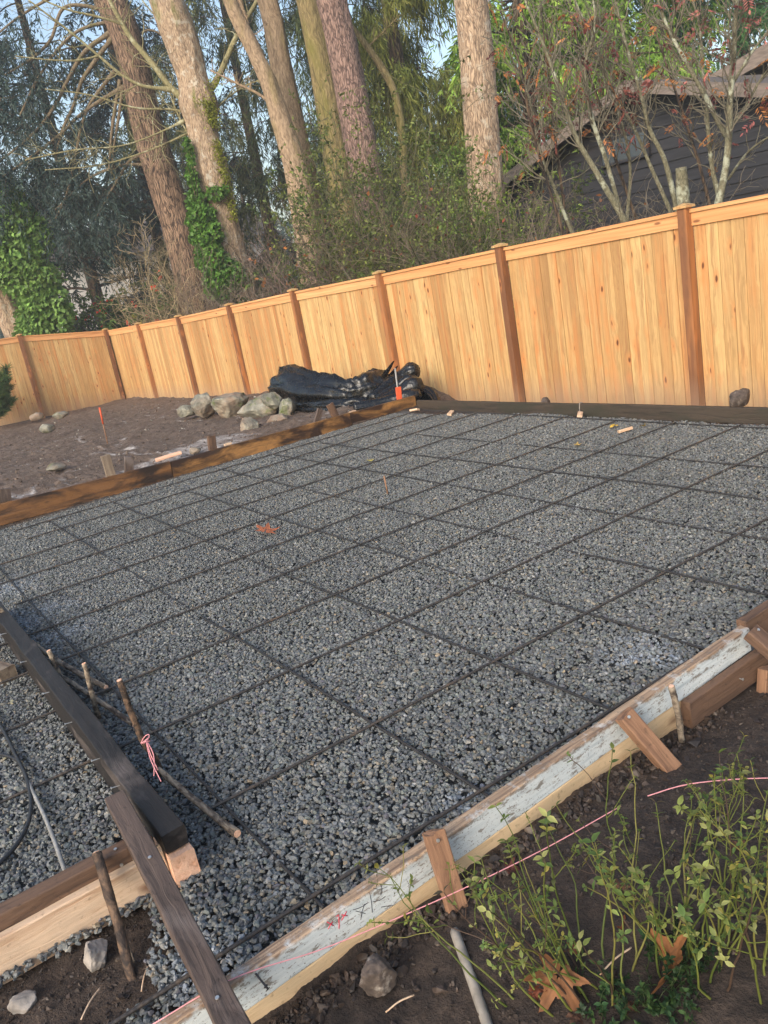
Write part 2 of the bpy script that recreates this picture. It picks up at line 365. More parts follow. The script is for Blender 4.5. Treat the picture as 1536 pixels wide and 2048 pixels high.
plain('orange_paint', lin(204, 84, 46), .55, .15, 20)
plain('red_stone', lin(196, 140, 116), .85, .2, 20)
plain('pink_string', lin(220, 150, 154), .7, .15, 60)
plain('chalk', lin(150, 142, 134), .9, .45, 22, 0, .8, .01)
t = NT('black_plastic'); c = t.co(); f = t.noise(c, 6, 6, .65, .6); f2 = t.noise(c, 26, 4)
dust = t.ramp(t.noise(c, 2.2, 6, .7), [(.55, 0.0), (.8, .25)])
t.B(Base_Color=t.mix(dust, lin(18, 19, 21), lin(70, 68, 66)), Roughness=t.ramp(f2, [(.3, .16), (.7, .32)]), Normal=t.bump(f, .45, .03))
t = NT('rock'); c = t.co(); f = t.noise(c, 5, 8, .68); f2 = t.noise(c, 1.8, 5, .6, .5); f3 = t.noise(c, 2.6, 6, .7)
col = t.ramp(f, [(.32, lin(70, 70, 62)), (.5, lin(122, 120, 108)), (.68, lin(168, 164, 148))])
col = t.mix(t.ramp(f2, [(.45, 0.0), (.62, .7)]), col, lin(140, 112, 92))
col = t.mix(t.ramp(f3, [(.58, 0.0), (.66, .8)]), col, lin(88, 100, 46))
t.B(Base_Color=col, Roughness=.85, Normal=t.bump(f, .8, .03))
t = NT('muddy_rock'); c = t.co(); f = t.noise(c, 22, 8, .68)
t.B(Base_Color=t.ramp(f, [(.34, lin(48, 40, 36)), (.56, lin(88, 77, 70)), (.78, lin(176, 168, 158))]), Roughness=.8, Normal=t.bump(f, .8, .006))
t = NT('siding_paint'); c = t.co(); f = t.noise(t.n('Mapping', {'Vector': c, 'Scale': (.6, 4, 9)}), 4, 5)
t.B(Base_Color=t.ramp(f, [(.3, lin(32, 32, 36)), (.7, lin(48, 48, 53))]), Roughness=.6, Normal=t.bump(f, .2, .004))
t = NT('fascia_paint'); c = t.co(); f = t.noise(t.n('Mapping', {'Vector': c, 'Scale': (1.5, 6, 6)}), 4, 6)
t.B(Base_Color=t.ramp(f, [(.3, lin(96, 86, 79)), (.7, lin(132, 119, 110))]), Roughness=.7)
plain('shingle', lin(92, 84, 80), .9, .35, 30, 0, .6, .01)
plain('pale_wall', lin(206, 202, 196), .8, .08, 6)
t = NT('window_glass'); t.B(Base_Color=lin(66, 74, 80), Roughness=.25, Metallic=.0); t.set(t.b.inputs['Specular IOR Level'], .9)
plain('window_frame', lin(196, 192, 186), .6, .1, 20)
plain('berry', lin(206, 66, 38), .45, .2, 20)
plain('grey_stick', lin(142, 134, 124), .8, .4, 26, 0, .5, .003)
# ------------------------------------------------------------------ ground sheet
def axis(*segs):
    out = []
    for a, b, st in segs: out.append(np.arange(a, b-1e-9, st))
    return np.concatenate(out+[[segs[-1][1]]])
def ground_h(x, y):
    left = np.interp(x, [-60, -23.7, -18, -13, -9.2, -8.46, -8.36, -8.2], [-.6, -.46, -.30, -.06, .06, .09, -.03, -.055])
    near = np.interp(y, [-2, .3, .72, .95, 1.3, 1.8, 2.2, 3.2, 5], [-.07, -.06, -.07, -.045, -.012, -.005, -.03, -.06, -.06])
    h = left.copy()
    r = x > -1.705; h[r] = near[r]+np.interp(x[r], [-1.7, -1.62, -1.45, -1.0, 0, 4], [-.04, -.035, -.008, .03, .03, .03])
    b = (y > 6.06); f = np.clip((x+9.6)/1.2, 0, 1); hb = np.interp(y, [6.06, 6.3, 8, 20], [-.06, -.21, -.22, -.4]); h[b] = (h*(1-f)+hb*f)[b]
    e = (x < -8.4) & (x > -9.2); h[e] -= .09*np.clip((y[e]-5.0)/1.0, 0, 1)*(1-np.clip((-x[e]-8.4)/.8, 0, 1))
    far = y > 7.1; h[far] = np.minimum(h[far], -.2)
    return h
def soil_h(x, y):
    h = ground_h(x, y); p = np.c_[x, y, 0*x]
    inside = (x > -8.37) & (x < -1.75) & (y > .5) & (y < 6.03)
    walk = (x > -7) & (x < -2.35) & (y < .5)
    amp = np.where(inside | walk, .15, 1.0)
    big = np.where(x < -8.4, .06, .02)
    lf = np.where(x < -8.5, 1.0, 0.0)
    d = big*fbm(p*[1.1, 1.1, 1], 4, 3)+.010*fbm(p*7, 4, 5)
    cl = fbm(p*22, 3, 8); d += .013*np.maximum(cl, 0)+.005*fbm(p*70, 2, 12)
    ridge = 1-np.abs(fbm(p*[5, 5, 1], 3, 21)); d += .012*(ridge-.8)+lf*(.05*np.maximum(fbm(p*[2.6, 2.6, 1], 4, 61), -.1)+.045*np.maximum(0, fbm(p*[6.5, 6.5, 1], 3, 71)))
    return h+d*amp
ax = axis((-170, -60, 10), (-60, -26, 1.0), (-26, -8.5, .07), (-8.5, -8.3, .04), (-8.3, -2.6, .12), (-2.6, -.1, .011), (-.1, 4, .1), (4, 130, 9))
ay = axis((-130, -6, 8), (-6, -1, .2), (-1, 3.2, .013), (3.2, 6, .06), (6, 6.1, .03), (6.1, 7.2, .05), (7.2, 30, .6), (30, 170, 8))
gx, gy = np.meshgrid(ax, ay, indexing='ij'); fx, fy = gx.ravel(), gy.ravel()
pz = soil_h(fx, fy)
wet = np.where(fx > -8.42, 1.0, .12+.2*fbm(np.c_[fx, fy, 0*fx]*.8, 3, 2))
bk = (fy > 6.05) & (fx > -8.4); wet[bk] = .55
st = np.abs(fbm(np.c_[fx*.35+.5*fy, fy*1.6-.4*fx, 0*fx], 3, 33))
chalk = np.where((fx < -8.5) & (fx > -16) & (fy > .5) & (fy < 6), np.clip(1-st/.022, 0, 1), 0.0)
strip = (fx < -8.55) & (fx > -9.5) & (fy < 4.0); chalk[strip] = np.maximum(chalk[strip], .75*np.clip(fbm(np.c_[fx, fy, 0*fx][strip]*2.0, 3, 40)*3, 0, 1))
nx, ny = len(ax), len(ay); i = np.arange(nx-1)[:, None]*ny; j = np.arange(ny-1)[None]
F = np.stack([i+j, i+ny+j, i+ny+j+1, i+j+1], -1).reshape(-1, 4)
kind(G().add(np.c_[fx, fy, pz], F, np.c_[wet, chalk, np.where(((fx > -8.36) & (fx < -1.75) & (fy > .5) & (fy < 5.8)) | ((fx > -6.4) & (fx < -2.36) & (fy < .5) & (fy > -1.2)), 1.0, 0.0)]).build('ground', MAT['soil']), 'structure')
# ------------------------------------------------------------------ gravel: crushed stone as one uncountable mass
import bmesh
def stone_template(seed, n=15):
    r = np.random.default_rng(seed); b = bmesh.new()
    for p in nrmz(r.normal(size=(n, 3)))*r.uniform(.82, 1.08, (n, 1)): b.verts.new(p*np.array([1, .78, .58]))
    bmesh.ops.convex_hull(b, input=b.verts)
    for v in [v for v in b.verts if not v.link_faces]: b.verts.remove(v)
    b.verts.index_update(); V = np.array([v.co[:] for v in b.verts]); F = np.array([[q.index for q in f.verts] for f in b.faces]); b.free()
    return V, F
TPL = [stone_template(100+k, 15) for k in range(14)]; TPS = [stone_template(300+k, 9) for k in range(10)]
def rotm(yaw, tx, ty):
    cz, sz, cx, sx, cy, sy = np.cos(yaw), np.sin(yaw), np.cos(tx), np.sin(tx), np.cos(ty), np.sin(ty); o = 0*yaw
    Rz = np.stack([np.stack([cz, -sz, o], -1), np.stack([sz, cz, o], -1), np.stack([o, o, o+1], -1)], -2)
    Rx = np.stack([np.stack([o+1, o, o], -1), np.stack([o, cx, -sx], -1), np.stack([o, sx, cx], -1)], -2)
    Ry = np.stack([np.stack([cy, o, sy], -1), np.stack([o, o+1, o], -1), np.stack([-sy, o, cy], -1)], -2)
    return Rz @ Rx @ Ry
PAL = np.array([lin(113, 116, 116), lin(102, 105, 106), lin(123, 124, 121), lin(93, 95, 98), lin(107, 112, 107), lin(136, 132, 123), lin(122, 114, 101), lin(82, 83, 84), lin(100, 98, 104), lin(158, 155, 148), lin(144, 128, 106), lin(190, 184, 174)])
PW = np.array([.22, .20, .14, .13, .11, .05, .05, .07, .03, .010, .010, .004]); PW /= PW.sum()
DUST = [(onz(50, 1235)[:2], .30), (onz(15, 1170)[:2], .25), (onz(120, 1262)[:2], .16), (onz(1275, 1290)[:2], .13), (onz(385, 1945, -.05)[:2], .17), (onz(930, 1585)[:2], .10), (onz(1320, 1310)[:2], .09)]
def scatter(g, P, size, tpl, tilt=.38, pal=PAL, pw=PW):
    n = len(P); col = pal[rng.choice(len(pal), n, p=pw)]*rng.lognormal(0, .13, (n, 1))
    big = .5+.5*fbm(np.c_[P[:, :2]*.9, 0*P[:, 0]], 3, 55)
    col = np.minimum(col*(.86+.28*big[:, None]), .30)
    for c, r in DUST:
        d = np.linalg.norm(P[:, :2]-c, axis=1)/r+.9*fbm(np.c_[P[:, :2]*9, 0*P[:, 0]], 3, 66)
        w = (np.clip(1.25-d, 0, 1)*rng.uniform(0, 1, n)**1.5*.42)[:, None]; col = col*(1-w)+lin(190, 202, 220)*w
    col = np.clip(col, .01, .75)
    Rm = rotm(rng.uniform(0, 2*PI, n), rng.normal(0, tilt, n), rng.normal(0, tilt, n)); k = rng.integers(0, len(tpl), n)
    sc = size[:, None]*rng.uniform(.8, 1.2, (n, 3))
    for q, (V, F) in enumerate(tpl):
        m = np.where(k == q)[0]
        if not len(m): continue
        W_ = np.einsum('nij,nvj->nvi', Rm[m], V[None]*sc[m][:, None, :])+P[m][:, None, :]
        FF = (F[None]+(np.arange(len(m))*len(V))[:, None, None]).reshape(-1, 3)
        g.add(W_.reshape(-1, 3), FF, np.repeat(col[m], len(V), 0))
def gravel_pts(x0, x1, y0, y1, dens, keep=None, z=-.02):
    n = int((x1-x0)*(y1-y0)*dens); P = np.c_[rng.uniform(x0, x1, n), rng.uniform(y0, y1, n), np.full(n, z)]
    P[:, 2] += .006*fbm(np.c_[P[:, :2]*1.5, 0*P[:, 0]], 3, 77)
    if keep is not None: P = P[keep(P)]
    # only what the camera's wide surroundings could see
    return P
gg = G()
def dist(P): return np.linalg.norm(P-CP, axis=1)
back = lambda P: (P[:, 1] < 5.92-np.clip((-P[:, 0]-6.2)*.16, 0, .3)+.05*fbm(np.c_[P[:, :2]*3, 0*P[:, 0]], 3, 88))
for (x0, x1, y0, y1, kp) in [(-8.34, -1.765, .53, 5.98, back), (-6.2, -2.40, -1.1, .44, None),
                             (-2.44, -1.765, -.8, .53, lambda P: ~((P[:, 1] < .26+.12*fbm(P*4, 3, 91)) & (P[:, 1] > -.18+.1*fbm(P*4, 3, 92)) & (P[:, 0] < -1.93+.12*fbm(P*5, 3, 93)) & (P[:, 0] > -2.27)))]:
    for dens, z, s0, s1 in ((3100, -.022, .0070, .0120), (3100, -.017, .0056, .0112), (2500, -.012, .0045, .0104)):
        P = gravel_pts(x0, x1, y0, y1, dens, kp, z); d = dist(P)
        s = rng.uniform(s0, s1, len(P))*rng.choice([1, 1, 1.25], len(P)); n = d < 4.2
        P[:, 2] += rng.uniform(-.004, .004, len(P))
        scatter(gg, P[n], s[n]*1.12, TPL); scatter(gg, P[~n], s[~n]*1.12, TPS)
P = gravel_pts(-1.64, -.9, 2.55, 4.2, 900, lambda P: fbm(np.c_[P[:, :2]*3, 0*P[:, 0]], 3, 95) > -.12-(P[:, 1]-2.7), -.05)
scatter(gg, P, rng.uniform(.006, .015, len(P)), TPS)
kind(gg.build('gravel', MAT['gravel'], smooth=False), 'stuff')
# soil crumbs lying on the dirt
cg = G(); SP = np.array([lin(52, 41, 35), lin(68, 55, 47), lin(40, 32, 27), lin(92, 80, 70)]); SW = np.array([.4, .3, .2, .1])
n = 22000; P = np.c_[rng.uniform(-1.68, -.2, n), rng.uniform(-.2, 3.2, n), np.zeros(n)]; P = P[fbm(P*[2.6, 2.6, 1], 3, 14) > rng.uniform(-.3, .5, n)]
P[:, 2] = soil_h(P[:, 0], P[:, 1])+.001; scatter(cg, P, rng.lognormal(math.log(.0042), .5, len(P)), TPS, 1., SP, SW)
n = 1100; P = np.c_[-1.68+np.abs(rng.normal(0, .05, n)), rng.uniform(.2, 2.3, n), np.zeros(n)]; P[:, 2] = soil_h(P[:, 0], P[:, 1])+.004
scatter(cg, P, rng.lognormal(math.log(.009), .45, n), TPL, 1., SP, SW)
n = 420; P = np.c_[rng.uniform(-1.66, -.5, n), rng.uniform(.2, 3.0, n), np.zeros(n)]; P[:, 2] = soil_h(P[:, 0], P[:, 1])+.002; scatter(cg, P, rng.lognormal(math.log(.009), .45, n), TPL, 1., SP, SW)
n = 900; P = np.c_[rng.uniform(-2.3, -1.9, n), rng.uniform(-.25, .3, n), np.zeros(n)]; P[:, 2] = soil_h(P[:, 0], P[:, 1]); scatter(cg, P, rng.lognormal(math.log(.005), .5, n), TPS, 1., SP, SW)
n = 7500; P = np.c_[rng.uniform(-21, -8.5, n), rng.uniform(.6, 6.8, n), np.zeros(n)]; P[:, 2] = soil_h(P[:, 0], P[:, 1])
scatter(cg, P, rng.lognormal(math.log(.013), .5, n), TPS, 1., np.array([lin(100, 84, 72), lin(80, 66, 56), lin(150, 142, 132)]), np.array([.6, .35, .05]))
kind(cg.build('soil_clods', MAT['gravel'], smooth=False), 'stuff')
# ------------------------------------------------------------------ rebar
AX = [-8.05, -7.538, -6.946, -6.357, -5.706, -5.013, -4.444, -3.837, -3.227, -2.521, -1.884]
BY = [.707, 1.351, 1.981, 2.564, 3.122, 3.727, 4.293, 4.875, 5.795]
ORD = ['first', 'second', 'third', 'fourth', 'fifth', 'sixth', 'seventh', 'eighth', 'ninth', 'tenth', 'eleventh']
def rebar(p0, p1, label, group, r=.0075, dip=.010, seed=0, rust='rusty_steel'):
    r = r*.76
    p0 = np.array(p0, float); p1 = np.array(p1, float); L = np.linalg.norm(p1-p0); n = max(8, int(L/.05)); t_ = np.linspace(0, 1, n)[:, None]
    P = p0+(p1-p0)*t_; q = np.c_[P[:, :2]*.9, np.full(n, seed*3.7)]
    P[:, 2] += dip*fbm(q, 2, 4+seed); side = np.array([-(p1-p0)[1], (p1-p0)[0], 0])/L; P += side*(.010*fbm(q*.6, 2, 50+seed))[:, None]
    # ribs: alternate rings slightly larger
    m = int(L/.011); P = resamp(P, m); R = np.full(m, r); R[::2] *= 1.10
    return tag(G().add(*tubes(P, R, 8, True)).build('rebar', MAT[rust], smooth=True), label, 'rebar', group)
for k, x in enumerate(reversed(AX)):
    y0 = .0 if x == AX[-1] else (.62 if x > -2.6 else -.9 if x > -5.2 else 1.06 if x < -7.4 else .62)
    if x == AX[-1]: y0 = -.5
    lab = ('rebar lying against the inside of the white form board' if k == 0 else '%s rebar from the white form board, running along it over the gravel' % ORD[k])
    rebar((x, y0, .002), (x+.03*math.sin(k*2.1), 5.86-.05*(k % 3), .002), lab, 'rebar of the slab grid running toward the fence', seed=k)
for k, y in enumerate(BY):
    x0 = [-8.1, -8.1, -8.15, -8.0, -8.1, -8.0, -7.9, -6.9, -8.2][k]
    rebar((x0, y+.02*math.sin(k*1.7), -.0048), (-1.83, y, -.0048), '%s crossing rebar from the dark form board, half sunk in the gravel' % ORD[k], 'rebar of the slab grid crossing toward the white form', dip=.013, seed=20+k, rust='rebar_steel', r=.0068)
# ------------------------------------------------------------------ form boards
WX = -1.72
board('form_board', (WX, -.5, -.012), (WX, 2.56, .092), .098, .042, (1, 0, 0), MAT['painted_wood'], 'long white painted form board with worn bare top edge beside the dirt', 'form board', 'slab form boards', wob=.0025, ends=.006)
white = bpy.data.objects['form_board']
board('form_board', (WX-.004, -.5, -.138), (WX-.004, 2.3, -.034), .145, .046, (1, 0, 0), MAT['pine_wood'], 'bare yellowish form board under the white painted one, half buried in soil', 'form board', 'slab form boards', wob=.004)
board('form_board', (WX-.012, 2.565, .108), (WX-.012, 5.2, .155), .11, .042, (1, 0, 0), MAT['brown_wood'], 'reddish brown form board continuing beyond the end of the white board', 'form board', 'slab form boards')
a = onx(1375, 1418, -1.665); board('form_plank', (-1.672, a[1], -.012), (-1.655, 3.3, .035), .10, .035, (1, 0, .05), MAT['brown_wood'], 'dark brown plank screwed low outside the end of the white board', 'plank', None, ends=.02,
      nails=[(-.30, .01, .018, 0, 0, 1, .012), (-.12, -.005, .018, 0, 0, 1, .012), (.05, .02, .018, 0, 0, 1, .012)])
def strokes(o, segs, mat, X, r=.0013):
    Mi = o.matrix_world.inverted()
    for name, pts in segs:
        P = np.array([onx(*p, X) for p in pts]); P = resamp(P, max(3, 3*len(P))) if len(P) > 2 else np.array([P[0], (P[0]+P[1])/2, P[1]])
        P = np.array([(Mi @ Vector(p))[:] for p in P])
        g = G().add(*tubes(P, np.full(len(P), r), 5, True)); m = g.build(name, mat, None); m.parent = o
        m.scale = (1, 1, 1)
plain('red_marker', lin(206, 40, 70), .7, .1, 60); plain('black_marker', lin(44, 44, 52), .7, .1, 60)
c5 = lambda x, y: (400+x*460/1536, 1700+y*460/1536)
strokes(white, [('red_mark', [c5(845, 478), c5(892, 505)]), ('red_mark', [c5(885, 478), c5(855, 528)]), ('red_mark', [c5(910, 445), c5(922, 432), c5(928, 470), c5(928, 525)]),
                ('red_mark', [c5(945, 432), c5(985, 440)]), ('red_mark', [c5(980, 410), c5(945, 470)])], MAT['red_marker'], -1.6985)
strokes(white, [('pencil_mark', [c5(1022, 400), c5(1070, 385), c5(1125, 350)]), ('pencil_mark', [c5(1040, 408), c5(1070, 415), c5(1105, 425)]), ('pencil_mark', [c5(1100, 360), c5(1085, 400), c5(1075, 455)]),
                ('pencil_mark', [c5(1133, 285), c5(1145, 350), c5(1150, 418)]), ('pencil_mark', [c5(1155, 345), c5(1200, 335), c5(1238, 310)]), ('pencil_mark', [c5(1158, 255), c5(1200, 262), c5(1250, 245)]),
                ('pencil_mark', [c5(1205, 225), c5(1215, 262), c5(1207, 300)]), ('pencil_mark', [c5(1210, 382), c5(1250, 375), c5(1290, 372)])], MAT['black_marker'], -1.6985, .0009)
Mi = white.matrix_world.inverted(); b0 = onx(511, 1947, -1.70); b1 = onx(536, 1978, -1.655)
P = np.array([(Mi @ Vector(b0+(b1-b0)*s))[:] for s in (0, .8, .81, .86, .87, .99, 1.0)])
nl = G().add(*tubes(P, np.array([.0027, .0027, .0055, .0055, .0027, .0027, .0062]), 10, True)).build('duplex_nail', MAT['bright_nail'], None, smooth=False); nl.parent = white
# left form: three boards end to end, stakes behind
LX = -8.40
board('form_board', (LX, -.2, .150), (LX, 2.735, .068), .20, .042, (1, 0, 0), MAT['wet_wood_dark'], 'dark stained wet form board nearest the left edge, beside the bare soil', 'form board', 'slab form boards', wob=.004)
board('form_board', (LX+.004, 2.74, .066), (LX+.01, 5.0, .044), .195, .042, (1, 0, 0), MAT['wet_wood'], 'orange brown wet form board in the middle of the far left side', 'form board', 'slab form boards', wob=.004)
board('form_board', (LX-.02, 4.97, .066), (LX-.02, 6.0, .050), .14, .042, (1, 0, 0), MAT['wet_wood'], 'short orange form board meeting the corner by the black plastic', 'form board', 'slab form boards', wob=.003)
jx = ony(1162, 806, 6.03)[0]
board('form_board', (LX+.0, 6.03, -.012), (jx, 6.03, .018), .13, .045, (0, -1, 0), MAT['mossy_wood'], 'dark greenish form board along the fence, from the far corner to the string', 'form board', 'slab form boards')
board('form_board', (jx+.003, 6.03, .018), (-1.6, 6.03, .050), .135, .045, (0, -1, 0), MAT['mossy_wood'], 'dark form board along the fence, right of the string tie', 'form board', 'slab form boards')
g = G(); P = np.array([(jx, 6.03-.03, -.04), (jx, 6.0, .04), (jx, 6.01, .09), (jx, 6.03, .095), (jx, 6.06, .08)]); g.add(*tubes(P, np.full(5, .004), 5, True))
tag(g.build('string_tie', MAT['chalk']), 'pale string tied over the dark form board by the fence', 'string')
def stake(top, bot, wpx, mat, label, X=-8.45, below=.25, t=.035, group='stakes behind the far left form'):
    a, b = onx(*top, X), onx(*bot, X); d = nrmz(a-b); w = wpx/FPX*np.linalg.norm(b-CP)
    return board('stake', b-d*below, a, w, t, (1, 0, 0), MAT[mat], label, 'stake', group, wob=.003, ends=.006)
stake((5, 978), (8, 1008), 26, 'dark_wood', 'dark stake at the very left edge behind the form')
stake((210, 911), (223, 955), 18, 'grey_stake_wood', 'weathered grey stake leaning left behind the wet form board')
stake((258, 913), (258, 948), 17, 'dark_wood', 'dark upright stake right beside the leaning grey one')
stake((422, 872), (426, 902), 16, 'brown_wood', 'lone brown stake behind the middle of the left form')
stake((640, 818), (632, 845), 12, 'dark_wood', 'thin dark stake with pale top near the boulders')
stake((659, 808), (674, 838), 15, 'brown_wood', 'brown leaning stake in front of the black plastic')
for k, (x, y, lab) in enumerate([(455, 886, 'pale stake top cut level with the left form'), (705, 822, 'pale stake top at the joint before the corner')]):
    c = onx(x, y, -8.46); board('stake', c-[0, 0, .3], c, .09, .035, (1, 0, 0), MAT['fresh_wood'], lab, 'stake', 'stakes behind the far left form')
# corner marker: thin rod with orange block; lath and rod in soil and gravel
r = root('marker_rod', onz(797, 800, .05), 'thin grey rod with bright orange plate at the far form corner', 'marker')
b = onx(798, 800, -8.46); tp = onx(790, 736, -8.46); G().add(*tubes(np.array([b-[0, 0, .2], b, tp]), np.full(3, .011), 6, True)).build('rod', MAT['grey_pipe'], r)
c0, c1 = onx(799, 799, -8.44), onx(796, 774, -8.44); M, L = frame(c0, c1, (1, -.3, 0)); G().add(*prism(L, .07, .03, .006)).build('orange_plate', MAT['orange_paint'], r, smooth=False, mx=M).matrix_parent_inverse = Matrix.Translation(r.location).inverted()
b = onz(213, 880, .02); D = np.hypot(b[0], b[1]); tp = atd(199, 815, D)
r = root('marker_lath', b, 'thin marker lath with orange top standing in the soil', 'marker')
G().add(*tubes(np.array([b-[0, 0, .1], (b+tp)/2]), np.full(2, .010), 5, True)).build('lath', MAT['stake_wood'], r); G().add(*tubes(np.array([(b+tp)/2, tp]), np.array([.013, .015]), 5, True)).build('painted_top', MAT['orange_paint'], r)
b = onz(776, 990, -.02); tag(G().add(*tubes(np.array([b, atd(768, 952, np.hypot(b[0], b[1]))]), np.full(2, .007), 6, True)).build('grade_pin', MAT['stake_wood']), 'short rusty pin standing upright in the gravel', 'pin')
# short dark board across the left and the near-left form
DY = .47
board('form_board', (-5.6, DY, .115), (-2.285, DY, .115), .068, .075, (0, -1, 0), MAT['black_wood'], 'nearly black upper form board crossing the gravel at left', 'form board', 'near left forms', wob=.004,
      nails=[(x, -.0 if x < 1.3 else 0, .036 if x < 1.3 else .0, 0, .15, 1, .028) for x in (-.9, -.35, .15, .55, .95, 1.2)])
board('form_board', (-5.6, DY+.002, .030), (-2.42, DY+.002, .030), .098, .070, (0, -1, 0), MAT['black_wood'], 'nearly black lower form board under the other, touching the gravel', 'form board', 'near left forms', wob=.003)
board('form_block', (-2.415, DY, .026), (-2.262, DY, .026), .104, .078, (0, -1, 0), MAT['end_grain'], 'sawn block showing pale growth rings under the black board end', 'block', None, ends=.002)
NX = -2.335
board('form_board', (NX-.028, -1.4, .108), (NX-.028, .415, .108), .062, .055, (1, 0, 0), MAT['brown_wood'], 'rough brown upper board of the near left form', 'form board', 'near left forms', wob=.004, ends=.006,
      nails=[(.80, -.01, .0275, 0, 0, 1, .003), (.84, -.012, .0275, 0, 0, 1, .003), (.80, .031, .01, 0, 1, 0, .003)])
board('form_board', (NX+.012, -1.4, .010), (NX+.012, .43, .022), .135, .045, (1, 0, 0), MAT['fresh_wood'], 'wide pale fresh board forming the near left form face', 'form board', 'near left forms', wob=.004, ends=.004)
p0, p1 = onz(232, 1597, .185), onz(470, 2062, .10); d = nrmz(p1-p0)
board('brace', p0, p1+d*.25, .066, .040, (0, 0, 1), MAT['dark_wood'], 'dark weathered brace nailed from the near left form to the white board', 'brace', None, wob=.003, ends=.005,
      nails=[(-.26, .005, .020, 0, 0, 1, .004), (.30, -.005, .020, 0, 0, 1, .004)])
# leftover form further left, edge of frame
board('form_board', (-5.28, .40, .09), (-5.28, -.9, .09), .15, .045, (1, 0, 0), MAT['wet_wood'], 'orange brown form board at the left edge behind the black board', 'form board', 'near left forms')
c = onz(16, 1352, .0); board('form_block', c+[-.10, -.05, .02], c+[.05, .0, .02], .09, .09, (0, 0, 1), MAT['grey_stake_wood'], 'small grey wooden block at the left edge on the gravel', 'block')
def line(name, pts, r, mat, label, cat, n=30, sag=0):
    P = resamp(np.array(pts, float), n); return tag(G().add(*tubes(P, np.full(n, r), 6, True)).build(name, MAT[mat]), label, cat)
# sticks used as stakes and braces
def stick(pts, r0, r1, label, group=None, mat='stick_bark', knob=.0018, name='stick'):
    r0, r1 = r0*.8, r1*.8; P = resamp(np.array(pts, float), max(10, 6*len(pts))); n = len(P); P = P+.004*np.stack([fbm(P*14+k*9, 2, k) for k in range(3)], 1)
    R = np.linspace(r0, r1, n)*(1+.16*fbm(P*30, 2, 6)); V, Fs = tubes(P, R, 14, True); V = V+.0016*np.stack([fbm(V*70+k*5, 2, k+2) for k in range(3)], 1)
    o = tag(G().add(V, Fs).build(name, MAT[mat]), label, 'stick', group); d = nrmz(P[-1]-P[-2]); q = np.array([P[-1]+d*.0008, P[-1]+d*.0025])
    e = G().add(*tubes(q, np.full(2, R[-1]*.86), 12, True)).build('cut_end', MAT['end_grain'], None, smooth=False); e.parent = o; return o
def up(px, base): return atd(*px, np.hypot(base[0], base[1]))
b = onz(196, 1432, .0)+[0, 0, -.05]; stick([b, up((168, 1328), onz(196, 1432, 0))], .014, .013, 'grey cut stick with pale top standing behind the black board', 'stick stakes at the black board')
b = onz(116, 1345, .06); stick([b-[0, 0, .1], b, up((97, 1302), b)], .016, .015, 'short stub of stick poking up by the black board', 'stick stakes at the black board')
b = onz(315, 1530, .02); stick([b-[0, 0, .05], b, up((284, 1476), b), up((238, 1360), b)], .016, .014, 'reddish peeling stick leaning over the black board, with pink string', 'stick stakes at the black board', 'brown_bark')
b = onz(30, 1248, .05); stick([b-[.0, 0, .1], up((8, 1225), b), up((-30, 1195), b)], .018, .016, 'pale stick rising at the left edge behind the black board', 'stick stakes at the black board')
stick([onz(40, 1268, .05), onz(95, 1308, .04), onz(150, 1342, .03), onz(212, 1374, .01)], .018, .016, 'grey brown pole lying behind the short stub', 'lying sticks')
stick([onz(118, 1350, .06), onz(170, 1384, .05), onz(225, 1420, .04), onz(268, 1450, .02)], .016, .014, 'pale lying stick passing behind the standing grey stick', 'lying sticks')
stick([onz(318, 1538, .06), onz(370, 1585, .03), onz(420, 1625, .012), onz(474, 1668, .004)], .013, .017, 'brown lying stick with pale middle pointing at the grid rebar', 'lying sticks')
b0, t0 = onz(278, 2005, -.09), onz(194, 1708, .17); stick([b0, (b0*.6+t0*.4)+[.01, 0, 0], t0], .017, .018, 'brown stick driven in front of the pale near left board', None, 'brown_bark')
b = onz(1362, 1456, -.01); stick([b-[0, 0, .05], b, up((1343, 1372), b)], .0135, .014, 'round grey stick standing against the white board', None)
line('pole', [onz(909, 1862, -.035), onz(944, 1960, -.04), onz(985, 2080, -.045)], .0135, 'grey_stick', 'pale grey pole lying on the soil below the pink string', 'pole', 24)
# flat stakes on the dirt side of the white board
a, b = onx(866, 1662, -1.668), onz(920, 1838, -.09); board('stake', b, a, .062, .030, (1, -.25, .25), MAT['stake_wood'], 'orange brown flat stake nailed to the middle of the white board', 'stake', 'stakes outside the white board', wob=.003, ends=.012, nails=[(.11, .0, .015, 0, 0, 1, .006)])
a, b = onx(1247, 1428, -1.672), onz(1345, 1540, -.05); board('stake', b, a, .060, .045, (1, -.35, .8), MAT['stake_wood'], 'reddish stake leaning on the white board behind the plant stems', 'stake', 'stakes outside the white board', wob=.003, ends=.004, nails=[(.11, .005, .0225, 0, 0, 1, .006)])
a, b = onz(1500, 1262, .17), onz(1580, 1330, .06); board('brace', a, b, .075, .040, (.3, 0, 1), MAT['brown_wood'], 'brown brace across the joint at the end of the white board', 'brace', None, nails=[(-.07, .005, .02, 0, 0, 1, .005)])
a, b = onx(1538, 1335, -1.62), onx(1528, 1400, -1.62); board('stake', b-[0, 0, .1], a, .09, .04, (1, 0, 0), MAT['stake_wood'], 'short orange stake under the brace at the right edge', 'stake', 'stakes outside the white board')
